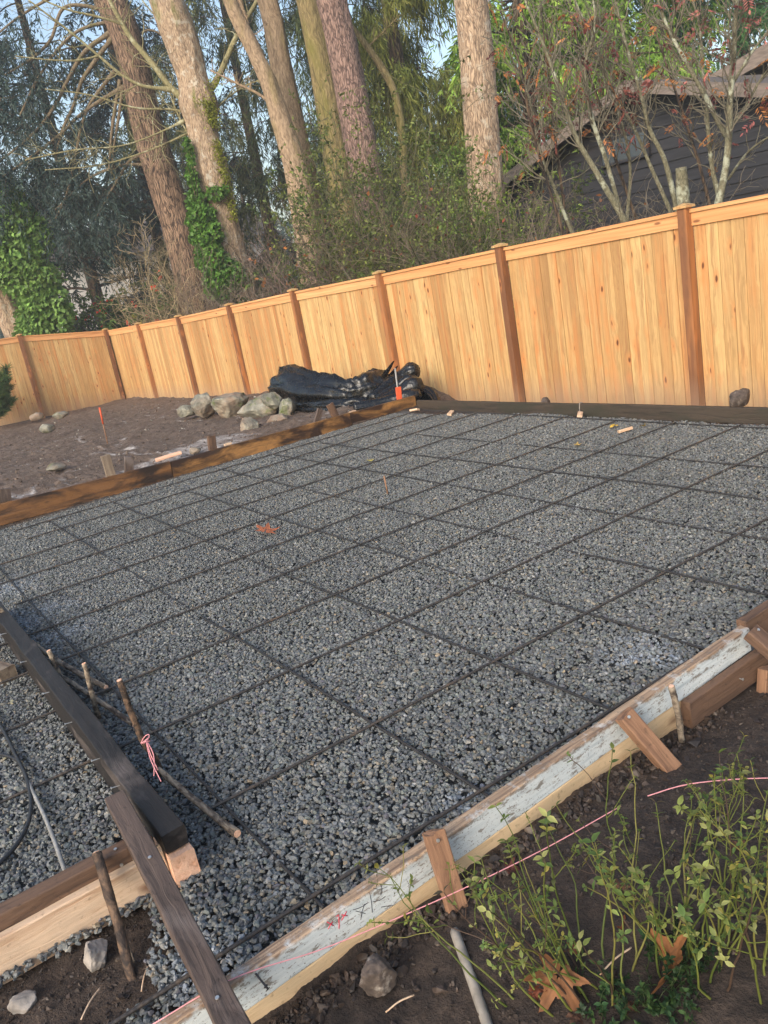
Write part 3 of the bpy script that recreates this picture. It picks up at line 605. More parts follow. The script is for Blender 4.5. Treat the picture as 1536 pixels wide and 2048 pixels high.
# ------------------------------------------------------------------ strings, hoses, loose bits
line('mason_string', [onx(300, 2052, -1.73), onx(455, 1962, -1.692), onx(645, 1898, -1.66), onx(790, 1838, -1.62), onx(938, 1772, -1.56), onx(1090, 1697, -1.50), onx(1242, 1612, -1.44)], .0016, 'pink_string', 'pink string running over the white board and the orange stake', 'string')
line('mason_string', [onz(1295, 1592, .06), onz(1360, 1572, .07), onz(1450, 1560, .07), onz(1536, 1556, .06), onz(1600, 1555, .05)], .0018, 'pink_string', 'shorter slack pink string among the plant stems', 'string')
c = onz(318, 1520, .12); g = G()
for k in range(3):
    a_ = np.linspace(0, 2*PI, 20); b_ = onz(291, 1478+3*k, .20); g.add(*tubes(b_+np.c_[.016*np.cos(a_), .016*np.sin(a_), .01*np.sin(a_+k)], np.full(20, .0018), 5))
for k, (x, y) in enumerate([(322, 1563), (316, 1540), (308, 1552)]):
    g.add(*tubes(resamp(np.array([onz(292+k, 1482, .20), onz(300+k*4, 1515, .18), onz(x, y, .14)]), 10), np.full(10, .0018), 5, True))
tag(g.build('string_loops', MAT['pink_string']), 'pink string loops tied round the reddish leaning stick', 'string')
line('twine', [onz(215, 1760, .12), onz(228, 1800, .06), onz(243, 1850, -.0), onz(262, 1905, -.04), onz(272, 1928, -.05), onz(287, 1945, -.06)], .0022, 'stick_bark', 'thin root like twine hanging by the brown driven stick', 'string')
line('hose', [onz(-30, 1412, -.0), onz(0, 1450, .012), onz(30, 1508, .012), onz(56, 1566, .014), onz(62, 1605, .012), onz(55, 1650, .012), onz(25, 1700, .012), onz(-20, 1745, .012)], .0085, 'black_hose', 'dark hose curving back at the left edge of the gravel', 'hose', 40)
line('pipe', [onz(38, 1523, .012), onz(60, 1572, .014), onz(90, 1634, .014), onz(112, 1690, .012), onz(130, 1742, .004)], .0075, 'grey_pipe', 'thin grey pipe lying beside the dark hose', 'pipe')
line('hose', [onz(-30, 1500, .008), onz(0, 1508, .008), onz(30, 1518, .008), onz(52, 1555, .008)], .007, 'black_hose', 'short branch of dark tubing joining the hose', 'hose')
b = onz(338, 918, .11); board('wood_offcut', b+[-.03, -.14, .02], b+[.03, .14, .04], .09, .03, (0, 0, 1), MAT['end_grain'], 'pinkish wood offcut lying behind the left form', 'offcut')
def rock(name, c, s, mat, label, group=None, seed=0, sub=4, cat='rock', cuts=7):
    b = bmesh.new(); bmesh.ops.create_icosphere(b, subdivisions=sub, radius=1.0); V = np.array([v.co[:] for v in b.verts]); F = np.array([[v.index for v in f.verts] for f in b.faces]); b.free()
    r = np.random.default_rng(seed); V = V*(1+.28*fbm(V*1.1+seed, 3, seed))[:, None]
    for q in range(cuts):
        d = nrmz(r.normal(size=3)); h = r.uniform(.55, .85); e = V@d-h; V = V-np.where(e > 0, e*.88, 0)[:, None]*d
    V = V*(1+.10*(1-2*np.abs(fbm(V*2.2+seed, 4, seed+3)))+.06*fbm(V*6+seed, 4, seed+5))[:, None]
    a = r.uniform(0, 6.3); V = V*np.array(s); V = np.c_[V[:, 0]*math.cos(a)-V[:, 1]*math.sin(a), V[:, 0]*math.sin(a)+V[:, 1]*math.cos(a), V[:, 2]]+np.asarray(c)
    return tag(G().add(V, F).build(name, MAT[mat], smooth=True), label, cat, group)
BR = 'boulders heaped on the soil'
def boulder(px, py, w, h, lab, seed, zg=-.02, dp=1.0):
    c = onz(px, py+h/2, zg); d = float((c-CP) @ CM[2])/FPX; rock('boulder', c+[0, 0, h/2*d*.8], (w/2*d*1.22, w/2*d*dp*1.1, h/2*d*1.22), 'rock', lab, BR, seed, 5, cat='boulder', cuts=12)
boulder(374, 820, 36, 26, 'small dark flat boulder at the left end of the heap', 3)
boulder(411, 812, 52, 42, 'round mossy boulder second from the left', 5)
boulder(462, 806, 72, 48, 'large grey green boulder behind, with a ledge', 8)
boulder(524, 810, 82, 46, 'largest pale domed boulder right of the heap centre', 13)
boulder(548, 800, 36, 32, 'brownish small boulder lying on the domed one', 21, .12)
boulder(577, 815, 34, 38, 'upright boulder with bright moss next to the black plastic', 34)
boulder(556, 838, 44, 28, 'low brown boulder in front of the domed one', 55)
boulder(506, 852, 38, 40, 'pale upright boulder standing nearest to the form', 89)
c = onz(762, 1968, -.05); rock('stone', c+[0, 0, .02], (.056, .044, .052), 'muddy_rock', 'muddy fist sized stone on the soil near the bare form board', None, 17, 5, cat='stone', cuts=14)
c = onz(195, 1925, -.05); rock('stone', c+[0, 0, .02], (.055, .042, .042), 'chalk', 'whitish crumbling stone under the pale near left board', None, 23, 5, cat='stone', cuts=14)
c = onz(50, 2020, -.06); rock('stone', c+[0, 0, .02], (.04, .035, .03), 'chalk', 'small pale stone in the pit at the bottom left', None, 29, cat='stone')
c = onz(1405, 2042, -.03); rock('stone', c+[0, 0, .015], (.022, .022, .02), 'chalk', 'small white stone at the bottom under the plant', None, 31, 3, cat='stone')
c = onz(112, 935, .1); rock('stone', c+[0, 0, .0], (.12, .10, .06), 'rock', 'rounded mossy stone just behind the wet form board', None, 37, 3, cat='stone')
c = ony(1480, 797, 6.12); rock('stone', c+[0, 0, .0], (.13, .07, .075), 'muddy_rock', 'long muddy stone at the foot of the fence', None, 41, 3, cat='stone')
c = ony(1090, 806, 6.3); rock('stone', c, (.05, .05, .06), 'muddy_rock', 'pointed dark stone behind the form by the fence', None, 43, 3, cat='stone')
for k, (x, y, lab) in enumerate([(95, 858, 'left stone of the small row at the return fence'), (75, 835, 'middle stone of the small row at the return fence'), (120, 832, 'right stone of the small row at the return fence'), (390, 905, 'small stone lying alone behind the left form')]):
    c = onz(x, y, -.05 if k < 3 else .1); rock('stone', c+[0, 0, .02], (.16, .12, .09) if k < 3 else (.07, .06, .04), 'rock', lab, None, 60+k, 3, cat='stone')
# chips of pale wood on the gravel edge
for k, (x, y, lab) in enumerate([(829, 820, 'square pale wood chip near the far corner'), (901, 826, 'slim pale wood chip left of the far rebar'), (1160, 829, 'wood chip under the string tie'), (1250, 860, 'flat pale chip near the yellow leaf'), (555, 817, 'pale chip beside the boulders')]):
    c = onz(x, y, .012); a = rng.uniform(0, 3); d = np.array([math.cos(a), math.sin(a), .1])*.06; board('wood_chip', c-d, c+d, .05, .025, (0, .4, 1), MAT['fresh_wood'], lab, 'wood chip', 'pale wood chips')
# ------------------------------------------------------------------ dead leaves
def maple_leaf(name, c, size, label, col=(176, 96, 62), curl=.5, tilt=(.2, .1, 0), seed=0, group='fallen maple leaves'):
    r = np.random.default_rng(seed); n = 121; th = np.linspace(-PI*.93, PI*.93, n)
    rad = .30+.12*np.cos(th)
    for a_, w, h in ((0, .20, .62), (.95, .20, .50), (-.95, .20, .50), (1.85, .22, .30), (-1.85, .22, .30)): rad = np.maximum(rad, .26+h*np.maximum(0, 1-np.abs(th-a_)/(w*2.1))**1.15)
    rad = rad*(1+.07*np.sign(np.sin(th*17))*np.minimum(1, rad*1.4))
    ring = [np.zeros((1, 2))]; V = []
    for k in range(1, 9): V.append(np.c_[np.cos(th), np.sin(th)]*rad[:, None]*k/8)
    V = np.concatenate(V)*size; q = np.linalg.norm(V, axis=1)/size
    fold = np.abs(np.sin(np.arctan2(V[:, 1], V[:, 0])*1.9))
    z = size*(curl*.55*q**2*(.5+.9*np.sin(np.arctan2(V[:, 1], V[:, 0])*2+seed))+.06*fold*q+(.08 if curl < .3 else .22)*fbm(np.c_[V/size*2.6, 0*q+seed], 3, seed))
    V = np.c_[V, z]; m = Matrix.Rotation(tilt[2], 3, 'Z') @ Matrix.Rotation(tilt[0], 3, 'X') @ Matrix.Rotation(tilt[1], 3, 'Y'); V = V @ np.array(m).T
    V[:, 2] -= np.percentile(V[:, 2], 12); V = V+np.asarray(c)
    k = np.arange(7)[:, None]*n; a_ = np.arange(n-1)[None]; F = np.stack([k+a_, k+a_+1, k+n+a_+1, k+n+a_], -1).reshape(-1, 4)
    vein = np.exp(-(np.minimum.reduce([np.abs(np.tile(th, 8)-a_) for a_ in (0, .95, -.95, 1.85, -1.85)])/.05)**2)
    C = lin(*col)*(1+.35*fbm(np.c_[V*25], 3, seed))[:, None]*(1-.3*vein[:, None])
    return tag(G().add(V, F, np.clip(C, 0, 1)).build(name, MAT['dead_leaf']), label, 'leaf', group)
maple_leaf('maple_leaf', onz(532, 1064, .016), .15, 'reddish maple leaf lying alone on the gravel', (186, 112, 80), .12, (.30, -.15, 2.5), 3)
maple_leaf('maple_leaf', onz(1118, 1960, .01), .118, 'brown maple leaf left under the green plant, tip hanging down', (142, 98, 66), 1.5, (-.55, .75, -1.0), 5)
maple_leaf('maple_leaf', onz(1335, 1930, .01), .11, 'curled orange brown maple leaf right under the green plant', (160, 108, 68), 1.9, (.8, -.7, .6), 9)
maple_leaf('maple_leaf', onz(1018, 1738, -.03), .05, 'dark red leaf lying by the pink string', (98, 58, 48), .6, (.2, .2, 1), 11)
maple_leaf('maple_leaf', onz(1250, 1870, -.02), .05, 'small reddish leaf half hidden behind the stems', (140, 84, 54), .9, (.9, .2, 2), 12)
for k, (x, y, lab, cc) in enumerate([(1226, 852, 'yellow leaf by the far form board', (214, 176, 70)), (1152, 890, 'yellowish leaf on the gravel between far rebars', (190, 160, 96)), (738, 922, 'tiny yellow leaf near a rebar at the left', (196, 180, 96)), (1288, 853, 'olive leaf right of the flat chip', (130, 110, 60)), (1150, 1900, 'brown curled leaf beside the plant base', (120, 76, 50)), (1262, 2012, 'torn brown leaf scrap between the low green mats', (104, 70, 50)), (1150, 2030, 'dark leaf scrap at the bottom edge left of the mats', (84, 58, 44)), (1065, 1985, 'reddish leaf scrap on bare soil right of the pole', (120, 66, 46)), (1240, 1775, 'small dull brown leaf behind the largest herb', (110, 80, 58)), (1480, 1700, 'small brown leaf on the soil at the right behind the herbs', (116, 82, 60))]):
    maple_leaf('maple_leaf', onz(x, y, .005), .07 if k < 4 else .04, lab, cc, .5, (.1, .1, k), 20+k)
# ------------------------------------------------------------------ black plastic bundle
r = root('plastic_bundle', (-10.4, 6.25, .0), 'crumpled black plastic sheeting rolled and folded at the fence foot', 'plastic sheet')
def fold(name, pts, flat=1.0, seed=0, amp=.05, Y=6.3, k=44, n=56):
    P = []
    for (x, y, w, y0) in pts:
        x = x+9
        yy = np.interp(x, [555, 620, 700, 760, 800, 866], [5.62, 5.50, 5.66, 5.95, 6.15, 6.36])+np.clip((800-y)*.006, -.12, .30)+(y0 if abs(y0) < 1 else 0); c = ony(x, y, yy); P.append(np.r_[c, w/FPX*float((c-CP) @ CM[2])])
    P = resamp(np.array(P), n); V, Fs = tubes(P[None, :, :3], P[None, :, 3], k, True)
    ctr = np.repeat(P[:, :3], k, 0); rad = np.repeat(P[:, 3], k); nn = (V-ctr)/rad[:, None]
    q = V*2.4+seed*3.1; w = 1-2*np.abs(fbm(q, 3, seed)); w2 = 1-2*np.abs(fbm(V*[5, 9, 9]+seed, 3, seed+4))
    tt = np.repeat(nrmz(np.gradient(P[:, :3], axis=0)), k, 0); al = np.sum((V-ctr[:1])*tt, 1); q3 = np.c_[al*.8+seed, nn[:, 2]*2.2, nn[:, 1]*2.2]; w3 = 1-2*np.abs(fbm(q3, 3, seed+9))
    V = V+nn*(amp*.35*(w-.5)+amp*.35*(w2-.5)+amp*1.5*(np.sign(w3)*np.abs(w3)**1.6-.4))[:, None]*np.minimum(1, rad/.12)[:, None]
    V[:, 2] = ctr[:, 2]+(V[:, 2]-ctr[:, 2])*flat
    G().add(V, Fs).build(name, MAT['black_plastic'], r)
fold('rolled_sheet', [(556, 783, 24, 6.45), (562, 784, 35, 6.42), (610, 788, 37, 6.36), (660, 793, 34, 6.3), (705, 800, 26, 6.2)], 1.0, 1, .075)
fold('lower_fold', [(585, 815, 12, 6.1), (630, 818, 16, 6.05), (690, 815, 18, 6.05), (740, 812, 15, 6.05)], .9, 2, .05)
fold('draped_fold', [(668, 800, 10, 6.15), (690, 790, 26, 6.2), (722, 780, 34, 6.25), (745, 768, 28, 6.35), (762, 752, 14, 6.45)], 1.0, 3, .06)
fold('rolled_end', [(735, 800, 14, -.1), (770, 772, 16, -.1), (800, 752, 15, -.1), (822, 739, 14, -.1), (826, 737, 9, -.1)], 1.0, 4, .012)
fold('rolled_end', [(745, 800, 10, -.13), (785, 776, 11, -.13), (822, 758, 10, -.13), (826, 756, 6, -.13)], 1.0, 5, .012)
fold('rolled_end', [(740, 812, 13, -.16), (790, 788, 14, -.16), (832, 767, 14, -.16), (837, 765, 9, -.16)], 1.0, 6, .012)
fold('rolled_end', [(700, 818, 14, -.2), (770, 804, 13, -.2), (825, 789, 12, -.2), (832, 787, 8, -.2)], .95, 7, .015)
fold('draped_fold', [(810, 800, 10, .1), (836, 792, 20, .1), (855, 798, 14, .1), (864, 808, 7, .1)], 1.0, 8, .03)
# loose skirt of sheet spread on the soil
a_ = np.linspace(0, 1, 60); b_ = np.linspace(0, 1, 26); A_, B2_ = np.meshgrid(a_, b_, indexing='ij'); A_, B2_ = A_.ravel(), B2_.ravel()
q0, q1 = np.array([-11.6, 5.62]), np.array([-8.75, 6.05]); ed = .12*fbm(np.c_[A_*6, 0*A_, 0*A_], 3, 5); XY = q0+(q1-q0)*A_[:, None]+np.array([-.15, 1])*((B2_*(.75)-.12)-ed*(1-B2_))[:, None]
Zs = soil_h(XY[:, 0], XY[:, 1])+.02+.075*(1-2*np.abs(fbm(np.c_[XY*2.6, 0*A_], 4, 15)))*np.clip(B2_*3, .15, 1)+.05*B2_; i = np.arange(59)[:, None]*26; j = np.arange(25)[None]
G().add(np.c_[XY, Zs], np.stack([i+j, i+26+j, i+27+j, i+j+1], -1).reshape(-1, 4)).build('loose_sheet', MAT['black_plastic'], r)
for k, pts in enumerate([[(735, 776), (780, 722), (774, 735), (748, 785)], [(745, 778), (787, 732), (782, 742), (760, 782)]]):
    P = np.array([ony(x+6, y, 6.2+.05*k) for x, y in pts]); T = np.array([0, .03, .0]); V = np.concatenate([P, P+T]); G().add(V, np.array([(0, 1, 2, 3), (7, 6, 5, 4), (0, 4, 5, 1), (1, 5, 6, 2), (2, 6, 7, 3), (3, 7, 4, 0)])).build('stiff_flap', MAT['black_plastic'], r, smooth=False)
# ------------------------------------------------------------------ cedar fence
def fence(name, label, posts, basez, topz, along, at, face):
    """posts: coordinates along the run; along 'x' at y=at (front faces -y) or 'y' at x=at (front faces +x)"""
    def W_(u, v, z): return np.array([u, at+v*face, z]) if along == 'x' else np.array([at+v*face, u, z])
    def bx(u0, u1, v0, v1, zb0, zb1, zt0, zt1):
        V = np.array([W_(u, v, z) for (u, zb, zt) in ((u0, zb0, zt0), (u1, zb1, zt1)) for v in (v0, v1) for z in (zb, zt)])
        F = np.array([(0, 1, 3, 2), (4, 6, 7, 5), (0, 4, 5, 1), (2, 3, 7, 6), (0, 2, 6, 4), (1, 5, 7, 3)])
        if (along == 'x') == (face > 0): F = F
        return V, F
    r = root(name, W_(posts[0], 0, basez(posts[0])), label, 'fence', 'cedar fence around the yard')
    tz = lambda u: topz(u)-.075
    for u in posts:
        g = G(); b = basez(u)-.22; t_ = topz(u)-.028; w = .046
        zz = np.linspace(b, t_, 10)
        for q in range(9):
            pass
        V, F = bx(u-w, u+w, .022, .115, b, b, t_, t_); tone = rng.uniform(.1, .9); bid = rng.uniform()
        g.add(V, F, np.c_[np.full(8, tone), np.full(8, bid), np.clip(V[:, 2]-basez(u), 0, 5)])
        p = g.build('post', MAT['cedar_posts'], r, smooth=False)
        g = G(); c = .068; h = .022
        V, F = bx(u-c, u+c, .069-c, .069+c, t_+.001, t_+.001, t_+h, t_+h); top = np.array([W_(u, .069, t_+h+.022)])
        V2 = np.concatenate([V[[1, 3, 7, 5]]+[0, 0, .0005], top])
        g.add(V, F, (rng.uniform(.0, .4), rng.uniform(), 3)); g.add(V2, np.array([(0, 1, 4), (1, 2, 4), (2, 3, 4), (3, 0, 4)]), (.2, rng.uniform(), 3))
        g.build('post_cap', MAT['cedar_boards'], p, smooth=False)
    for a, b in zip(posts[:-1], posts[1:]):
        lo, hi = min(a, b)+.047, max(a, b)-.047; n = max(1, int(round((hi-lo)/.126))); e = np.linspace(lo, hi, n+1); g = G(); shade = rng.uniform(-.08, .12)
        for q in range(n):
            tone = np.clip(rng.beta(2.0, 2.6)*.75+shade, 0, 1) if rng.uniform() > .09 else rng.uniform(.6, .85); v = rng.uniform(-.004, .004)
            u0, u1 = e[q]+.0022, e[q+1]-.0022; bid = rng.uniform(); zs = np.linspace(0, 1, 5)
            for s0, s1 in ((0, 1),):
                V, F = bx(u0, u1, v, v+.018, basez(u0)-.14, basez(u1)-.14, tz(u0), tz(u1)); g.add(V, F, np.c_[np.full(8, tone), np.full(8, bid), np.clip(V[:, 2]-basez(u0), 0, 5)])
        g.build('fence_panel', MAT['cedar_boards'], r, smooth=False)
        for nm, v0, v1, d0, d1 in (('top_trim', .0215, .041, -.118, -.004), ('cap_rail', -.03, .062, -.001, .031), ('back_rail', -.045, -.008, -.35, -.26)):
            V, F = bx(lo, hi, v0, v1, tz(lo)+d0, tz(hi)+d0, tz(lo)+d1, tz(hi)+d1); G().add(V, F, np.c_[np.full(8, rng.uniform(.15, .5)), np.full(8, rng.uniform()), np.full(8, 3.)]).build(nm, MAT['cedar_trim'], r, smooth=False)
# trim has its grain along the run: same boards material turned on its side
def fence_trim():
    t = NT('cedar_trim'); a = t.n('SeparateColor', {0: t.attr()}); c = t.co()
    f = t.noise(t.n('Mapping', {'Vector': c, 'Scale': (.6, .6, 26)}), 1.6, 4); k = t.n('TexVoronoi', {'Vector': t.n('Mapping', {'Vector': c, 'Scale': (2.4, 2.4, 7)}), 'Scale': 1.0})
    base = t.ramp(a, [(0.0, lin(226, 176, 122)), (.6, lin(204, 146, 92))]); col = t.mix(t.ramp(f, [(.36, .5), (.6, 0.0)]), base, lin(176, 112, 64))
    col = t.mix(t.ramp(k, [(.06, .8), (.12, 0.0)]), col, lin(104, 58, 32)); t.B(Base_Color=col, Roughness=.72, Normal=t.bump(f, .3, .003))
fence_trim()
fz = lambda u: float(np.interp(u, [-23.65, -20.75, -18.0, -15.2, -12.6, -10, -7.46, -4.97, 0], [-.50, -.33, -.29, -.25, -.20, -.16, -.12, -.11, -.11]))
ft = lambda u: float(np.interp(u, [-23.65, -20.9, -18.05, -15.27, -12.6, -9.97, -7.46, -4.97, 0], [1.51, 1.53, 1.545, 1.60, 1.65, 1.675, 1.72, 1.75, 1.76]))
fence('cedar_fence', 'long new cedar board fence with brown posts behind the gravel bed', [-23.65, -20.82, -18.02, -15.25, -12.6, -10.0, -7.465, -4.97, -2.5, 0.0], fz, ft, 'x', 6.95, -1)
rz = lambda u: float(np.interp(u, [-3, 2.2, 4.6, 6.95], [-.2, -.24, -.28, -.5])); rt = lambda u: float(np.interp(u, [-3, 2.2, 4.6, 6.95], [1.95, 1.86, 1.79, 1.51]))
fence('cedar_fence', 'shorter return run of the cedar fence at the far left end', [6.84, 4.62, 2.2, -.2], rz, rt, 'y', -23.6, 1)
# ------------------------------------------------------------------ dark house behind the fence
r = root('dark_house', (-8, 12.5, -.4), 'dark charcoal house with lap siding and low gable behind the fence', 'house')
PK = (-9.6, 3.80); SL = .285
def roofz(x): return PK[1]-SL*abs(x-PK[0])
g = G(); z = -.4; k = 0
while z < PK[1]-.1:
    zt = z+.185
    x0 = PK[0]-(PK[1]-.06-z)/SL; x1 = min(4.0, PK[0]+(PK[1]-.06-z)/SL); x0 = max(x0, -13.4); x1t = min(4.0, PK[0]+(PK[1]-.06-zt)/SL); x0t = max(PK[0]-(PK[1]-.06-zt)/SL, -13.4)
    x1 = min(x1, -1.0); x1t = min(x1t, -1.0)
    if x1t <= x0t: break
    V = np.array([(x0, 12.5, z), (x1, 12.5, z), (x1t, 12.522, zt), (x0t, 12.522, zt), (x0, 12.525, z), (x1, 12.525, z)]); g.add(V, [np.array([(0, 1, 2, 3), (4, 5, 1, 0)])]); z = zt; k += 1
g.build('siding', MAT['siding_paint'], r, smooth=False)
def slab(name, x0, x1, y0, y1, zf0, zf1, th, mat, par_):
    V = np.array([(x, y, z+d) for x, z in ((x0, zf0), (x1, zf1)) for y in (y0, y1) for d in (-th, 0)], float); F = np.array([(0, 1, 3, 2), (4, 6, 7, 5), (0, 4, 5, 1), (2, 3, 7, 6), (0, 2, 6, 4), (1, 5, 7, 3)])
    return G().add(V, F).build(name, MAT[mat], par_, smooth=False)
xl, xr = -13.55, -3.0
slab('roof', xl, PK[0], 12.05, 19, PK[1]-SL*(PK[0]-xl)+.09, PK[1]+.09, .05, 'shingle', r); slab('roof', PK[0], xr, 12.05, 19, PK[1]+.09, PK[1]-SL*(xr-PK[0])+.09, .05, 'shingle', r)
slab('rake_board', xl, PK[0]-.002, 12.0, 12.045, PK[1]-SL*(PK[0]-xl)+.10, PK[1]+.10, .19, 'fascia_paint', r); slab('rake_board', PK[0]+.002, xr, 12.0, 12.045, PK[1]+.10, PK[1]-SL*(xr-PK[0])+.10, .19, 'fascia_paint', r)
slab('soffit', xl, PK[0], 12.05, 12.49, PK[1]-SL*(PK[0]-xl)-.06, PK[1]-.06, .02, 'siding_paint', r); slab('soffit', PK[0], xr, 12.05, 12.49, PK[1]-.06, PK[1]-SL*(xr-PK[0])-.06, .02, 'siding_paint', r)
# higher gable further back
a, b = ony(1395, 172, 16.0), ony(1536, 92, 16.0); s2 = (b[2]-a[2])/(b[0]-a[0]); xe = b[0]+4.5
slab('upper_rake_board', a[0], xe, 15.95, 16.0, a[2]+.05, a[2]+s2*(xe-a[0])+.05, .30, 'fascia_paint', r); slab('upper_roof', a[0], xe, 16.001, 22, a[2]+.07, a[2]+s2*(xe-a[0])+.07, .05, 'shingle', r)
V = np.array([(a[0]+.3, 16.4, 1.5), (xe, 16.4, 1.5), (xe, 16.4, a[2]+s2*(xe-a[0])-.2), (a[0]+.3, 16.4, a[2]+s2*.3-.2)]); V = np.concatenate([V, V+[0, .2, 0]])
G().add(V, np.array([(0, 1, 2, 3), (7, 6, 5, 4), (0, 3, 7, 4), (1, 5, 6, 2), (3, 2, 6, 7), (0, 4, 5, 1)])).build('upper_wall', MAT['siding_paint'], r, smooth=False)
w0, w1 = ony(1206, 330, 12.47), ony(1292, 268, 12.47); zb, zt = w0[2], w1[2]+.06
f = G(); f.add(*box(w0[0]-.05, w1[0]+.05, 12.44, 12.52, zb-.05, zb)); f.add(*box(w0[0]-.05, w1[0]+.05, 12.44, 12.52, zt, zt+.05)); f.add(*box(w0[0]-.05, w0[0], 12.44, 12.52, zb+.001, zt-.001)); f.add(*box(w1[0], w1[0]+.05, 12.44, 12.52, zb+.001, zt-.001))
wf = f.build('window', MAT['siding_paint'], r, smooth=False); G().add(*box(w0[0]+.001, w1[0]-.001, 12.46, 12.49, zb+.001, zt-.001)).build('pane', MAT['window_glass'], wf, smooth=False)
# pale neighbouring house far behind the trees at left
r = root('pale_house', (-44, 12, -.6), 'pale rendered house glimpsed through the trees far behind the left fence', 'house')
a = atd(90, 600, 46); 
def pbox(nm, x0, x1, y0, y1, z0, z1, m): return G().add(*box(x0, x1, y0, y1, z0, z1)).build(nm, MAT[m], r, smooth=False)
hx, hy = a[0], a[1]
pbox('wall', hx-3, hx+4, hy, hy+11, -.6, 4.6, 'pale_wall'); pbox('window', hx+3.98, hx+4.04, hy+3, hy+4.4, 1.6, 2.8, 'window_glass')
V = np.array([(hx-3.6, hy-.5, 4.6), (hx+4.6, hy-.5, 4.6), (hx+.5, hy-.5, 6.4), (hx-3.6, hy+11.5, 4.6), (hx+4.6, hy+11.5, 4.6), (hx+.5, hy+11.5, 6.4)])
G().add(V, [np.array([(0, 1, 2), (5, 4, 3)]), np.array([(0, 3, 4, 1), (1, 4, 5, 2), (2, 5, 3, 0)])]).build('roof', MAT['shingle'], r, smooth=False)
# ------------------------------------------------------------------ trees and shrubs
def path_px(pts, D):
    out = []
    for q in pts:
        x, y, w = q[:3]; d = q[3] if len(q) > 3 else D
        P = atd(x, y, d); out.append(np.r_[P, w/2/FPX*float((P-CP) @ CM[2])])
    return np.array(out)
def trunk_mesh(P, k=28, seg=.09, amp=.10, s=0, cap=True, ridge=0.):
    L = np.sum(np.linalg.norm(np.diff(P[:, :3], axis=0), axis=1)); n = max(8, int(L/seg)); P = resamp(P, n)
    V, Fs = tubes(P[None, :, :3], np.maximum(P[None, :, 3], .004), k, cap)
    ctr = np.repeat(P[:, :3], k, 0); rad = np.repeat(P[:, 3], k)[:, None]; nn = (V-ctr)/np.maximum(rad, .004)
    f = fbm(V*[2.2, 2.2, .8]+s*5.1, 4, s)+.45*fbm(V*[9, 9, 2.2]+s, 3, s+3)
    out = ctr+nn*rad*(1+amp*f[:, None])
    if ridge: out = out+nn*(ridge*(1-2*np.abs(fbm(V*[6.5, 6.5, 1.0]+s, 3, s+8))))[:, None]
    return out, Fs
def tree_trunk(pts, D, up=5.0, ground=-.5, flare=1.25):
    P = path_px(pts, D)                      # listed top to bottom
    d = nrmz(P[0, :3]-P[1, :3]); P = np.concatenate([[np.r_[P[0, :3]+d*up, P[0, 3]*.8], np.r_[P[0, :3]+d*up*.5, P[0, 3]*.92]], P])
    b = P[-1]; d = P[-1, :3]-P[-2, :3]; d = d/-d[2]; h = b[2]-ground
    P = np.concatenate([P, [np.r_[b[:3]+d*h*.5*[.7, .7, 1], b[3]*1.08], np.r_[b[:3]+d*h*[.6, .6, 1], b[3]*flare]]])
    return P
def twigs(base, dirs, L, r0, n=8, wig=.25, lift=.1, grav=0.):
    m = len(base); P = np.empty((m, n, 3)); P[:, 0] = base; d = nrmz(dirs); st = (L/(n-1)).reshape(-1, 1)
    for i in range(1, n):
        d = nrmz(d+wig*rng.normal(size=(m, 3))*.5+np.array([0, 0, lift-grav*i/n])); P[:, i] = P[:, i-1]+d*st
    R = np.asarray(r0).reshape(-1, 1)*np.linspace(1, .35, n)[None]
    return P, R
def kids(P, R, num, t0=.2, spread=.8, lf=.5, lj=.3, n=7, wig=.3, lift=.08, rf=.55, grav=0.):
    m, k, _ = P.shape; w = np.linalg.norm(P[:, -1]-P[:, 0], axis=1); w = w/w.sum(); i = rng.choice(m, num, p=w); t = rng.uniform(t0, .98, num)*(k-1); a = t.astype(int); f = (t-a)[:, None]
    b = P[i, a]*(1-f)+P[i, a+1]*f; tan = nrmz(P[i, a+1]-P[i, a]); L = np.linalg.norm(P[i, -1]-P[i, 0], axis=1)
    q = rng.normal(size=(num, 3)); q = nrmz(q-tan*np.sum(q*tan, 1, keepdims=True)); rr = R[i, a]*rf
    return twigs(b, tan*(1-spread*.5)+q*spread, L*lf*rng.uniform(1-lj, 1+lj, num)*(1.15-.6*t/(k-1)), rr, n, wig, lift, grav)
def spread_on(P, num, t0=.3, t1=1.0):
    m, k, _ = P.shape; w = np.linalg.norm(P[:, -1]-P[:, 0], axis=1); i = rng.choice(m, num, p=w/w.sum()); t = rng.uniform(t0, t1, num)*(k-1.001); a = t.astype(int); f = (t-a)[:, None]
    return P[i, a]*(1-f)+P[i, a+1]*f, nrmz(P[i, a+1]-P[i, a])
def tcol(n, c, j=.25): return lin(*c)*rng.lognormal(0, j, (n, 1))
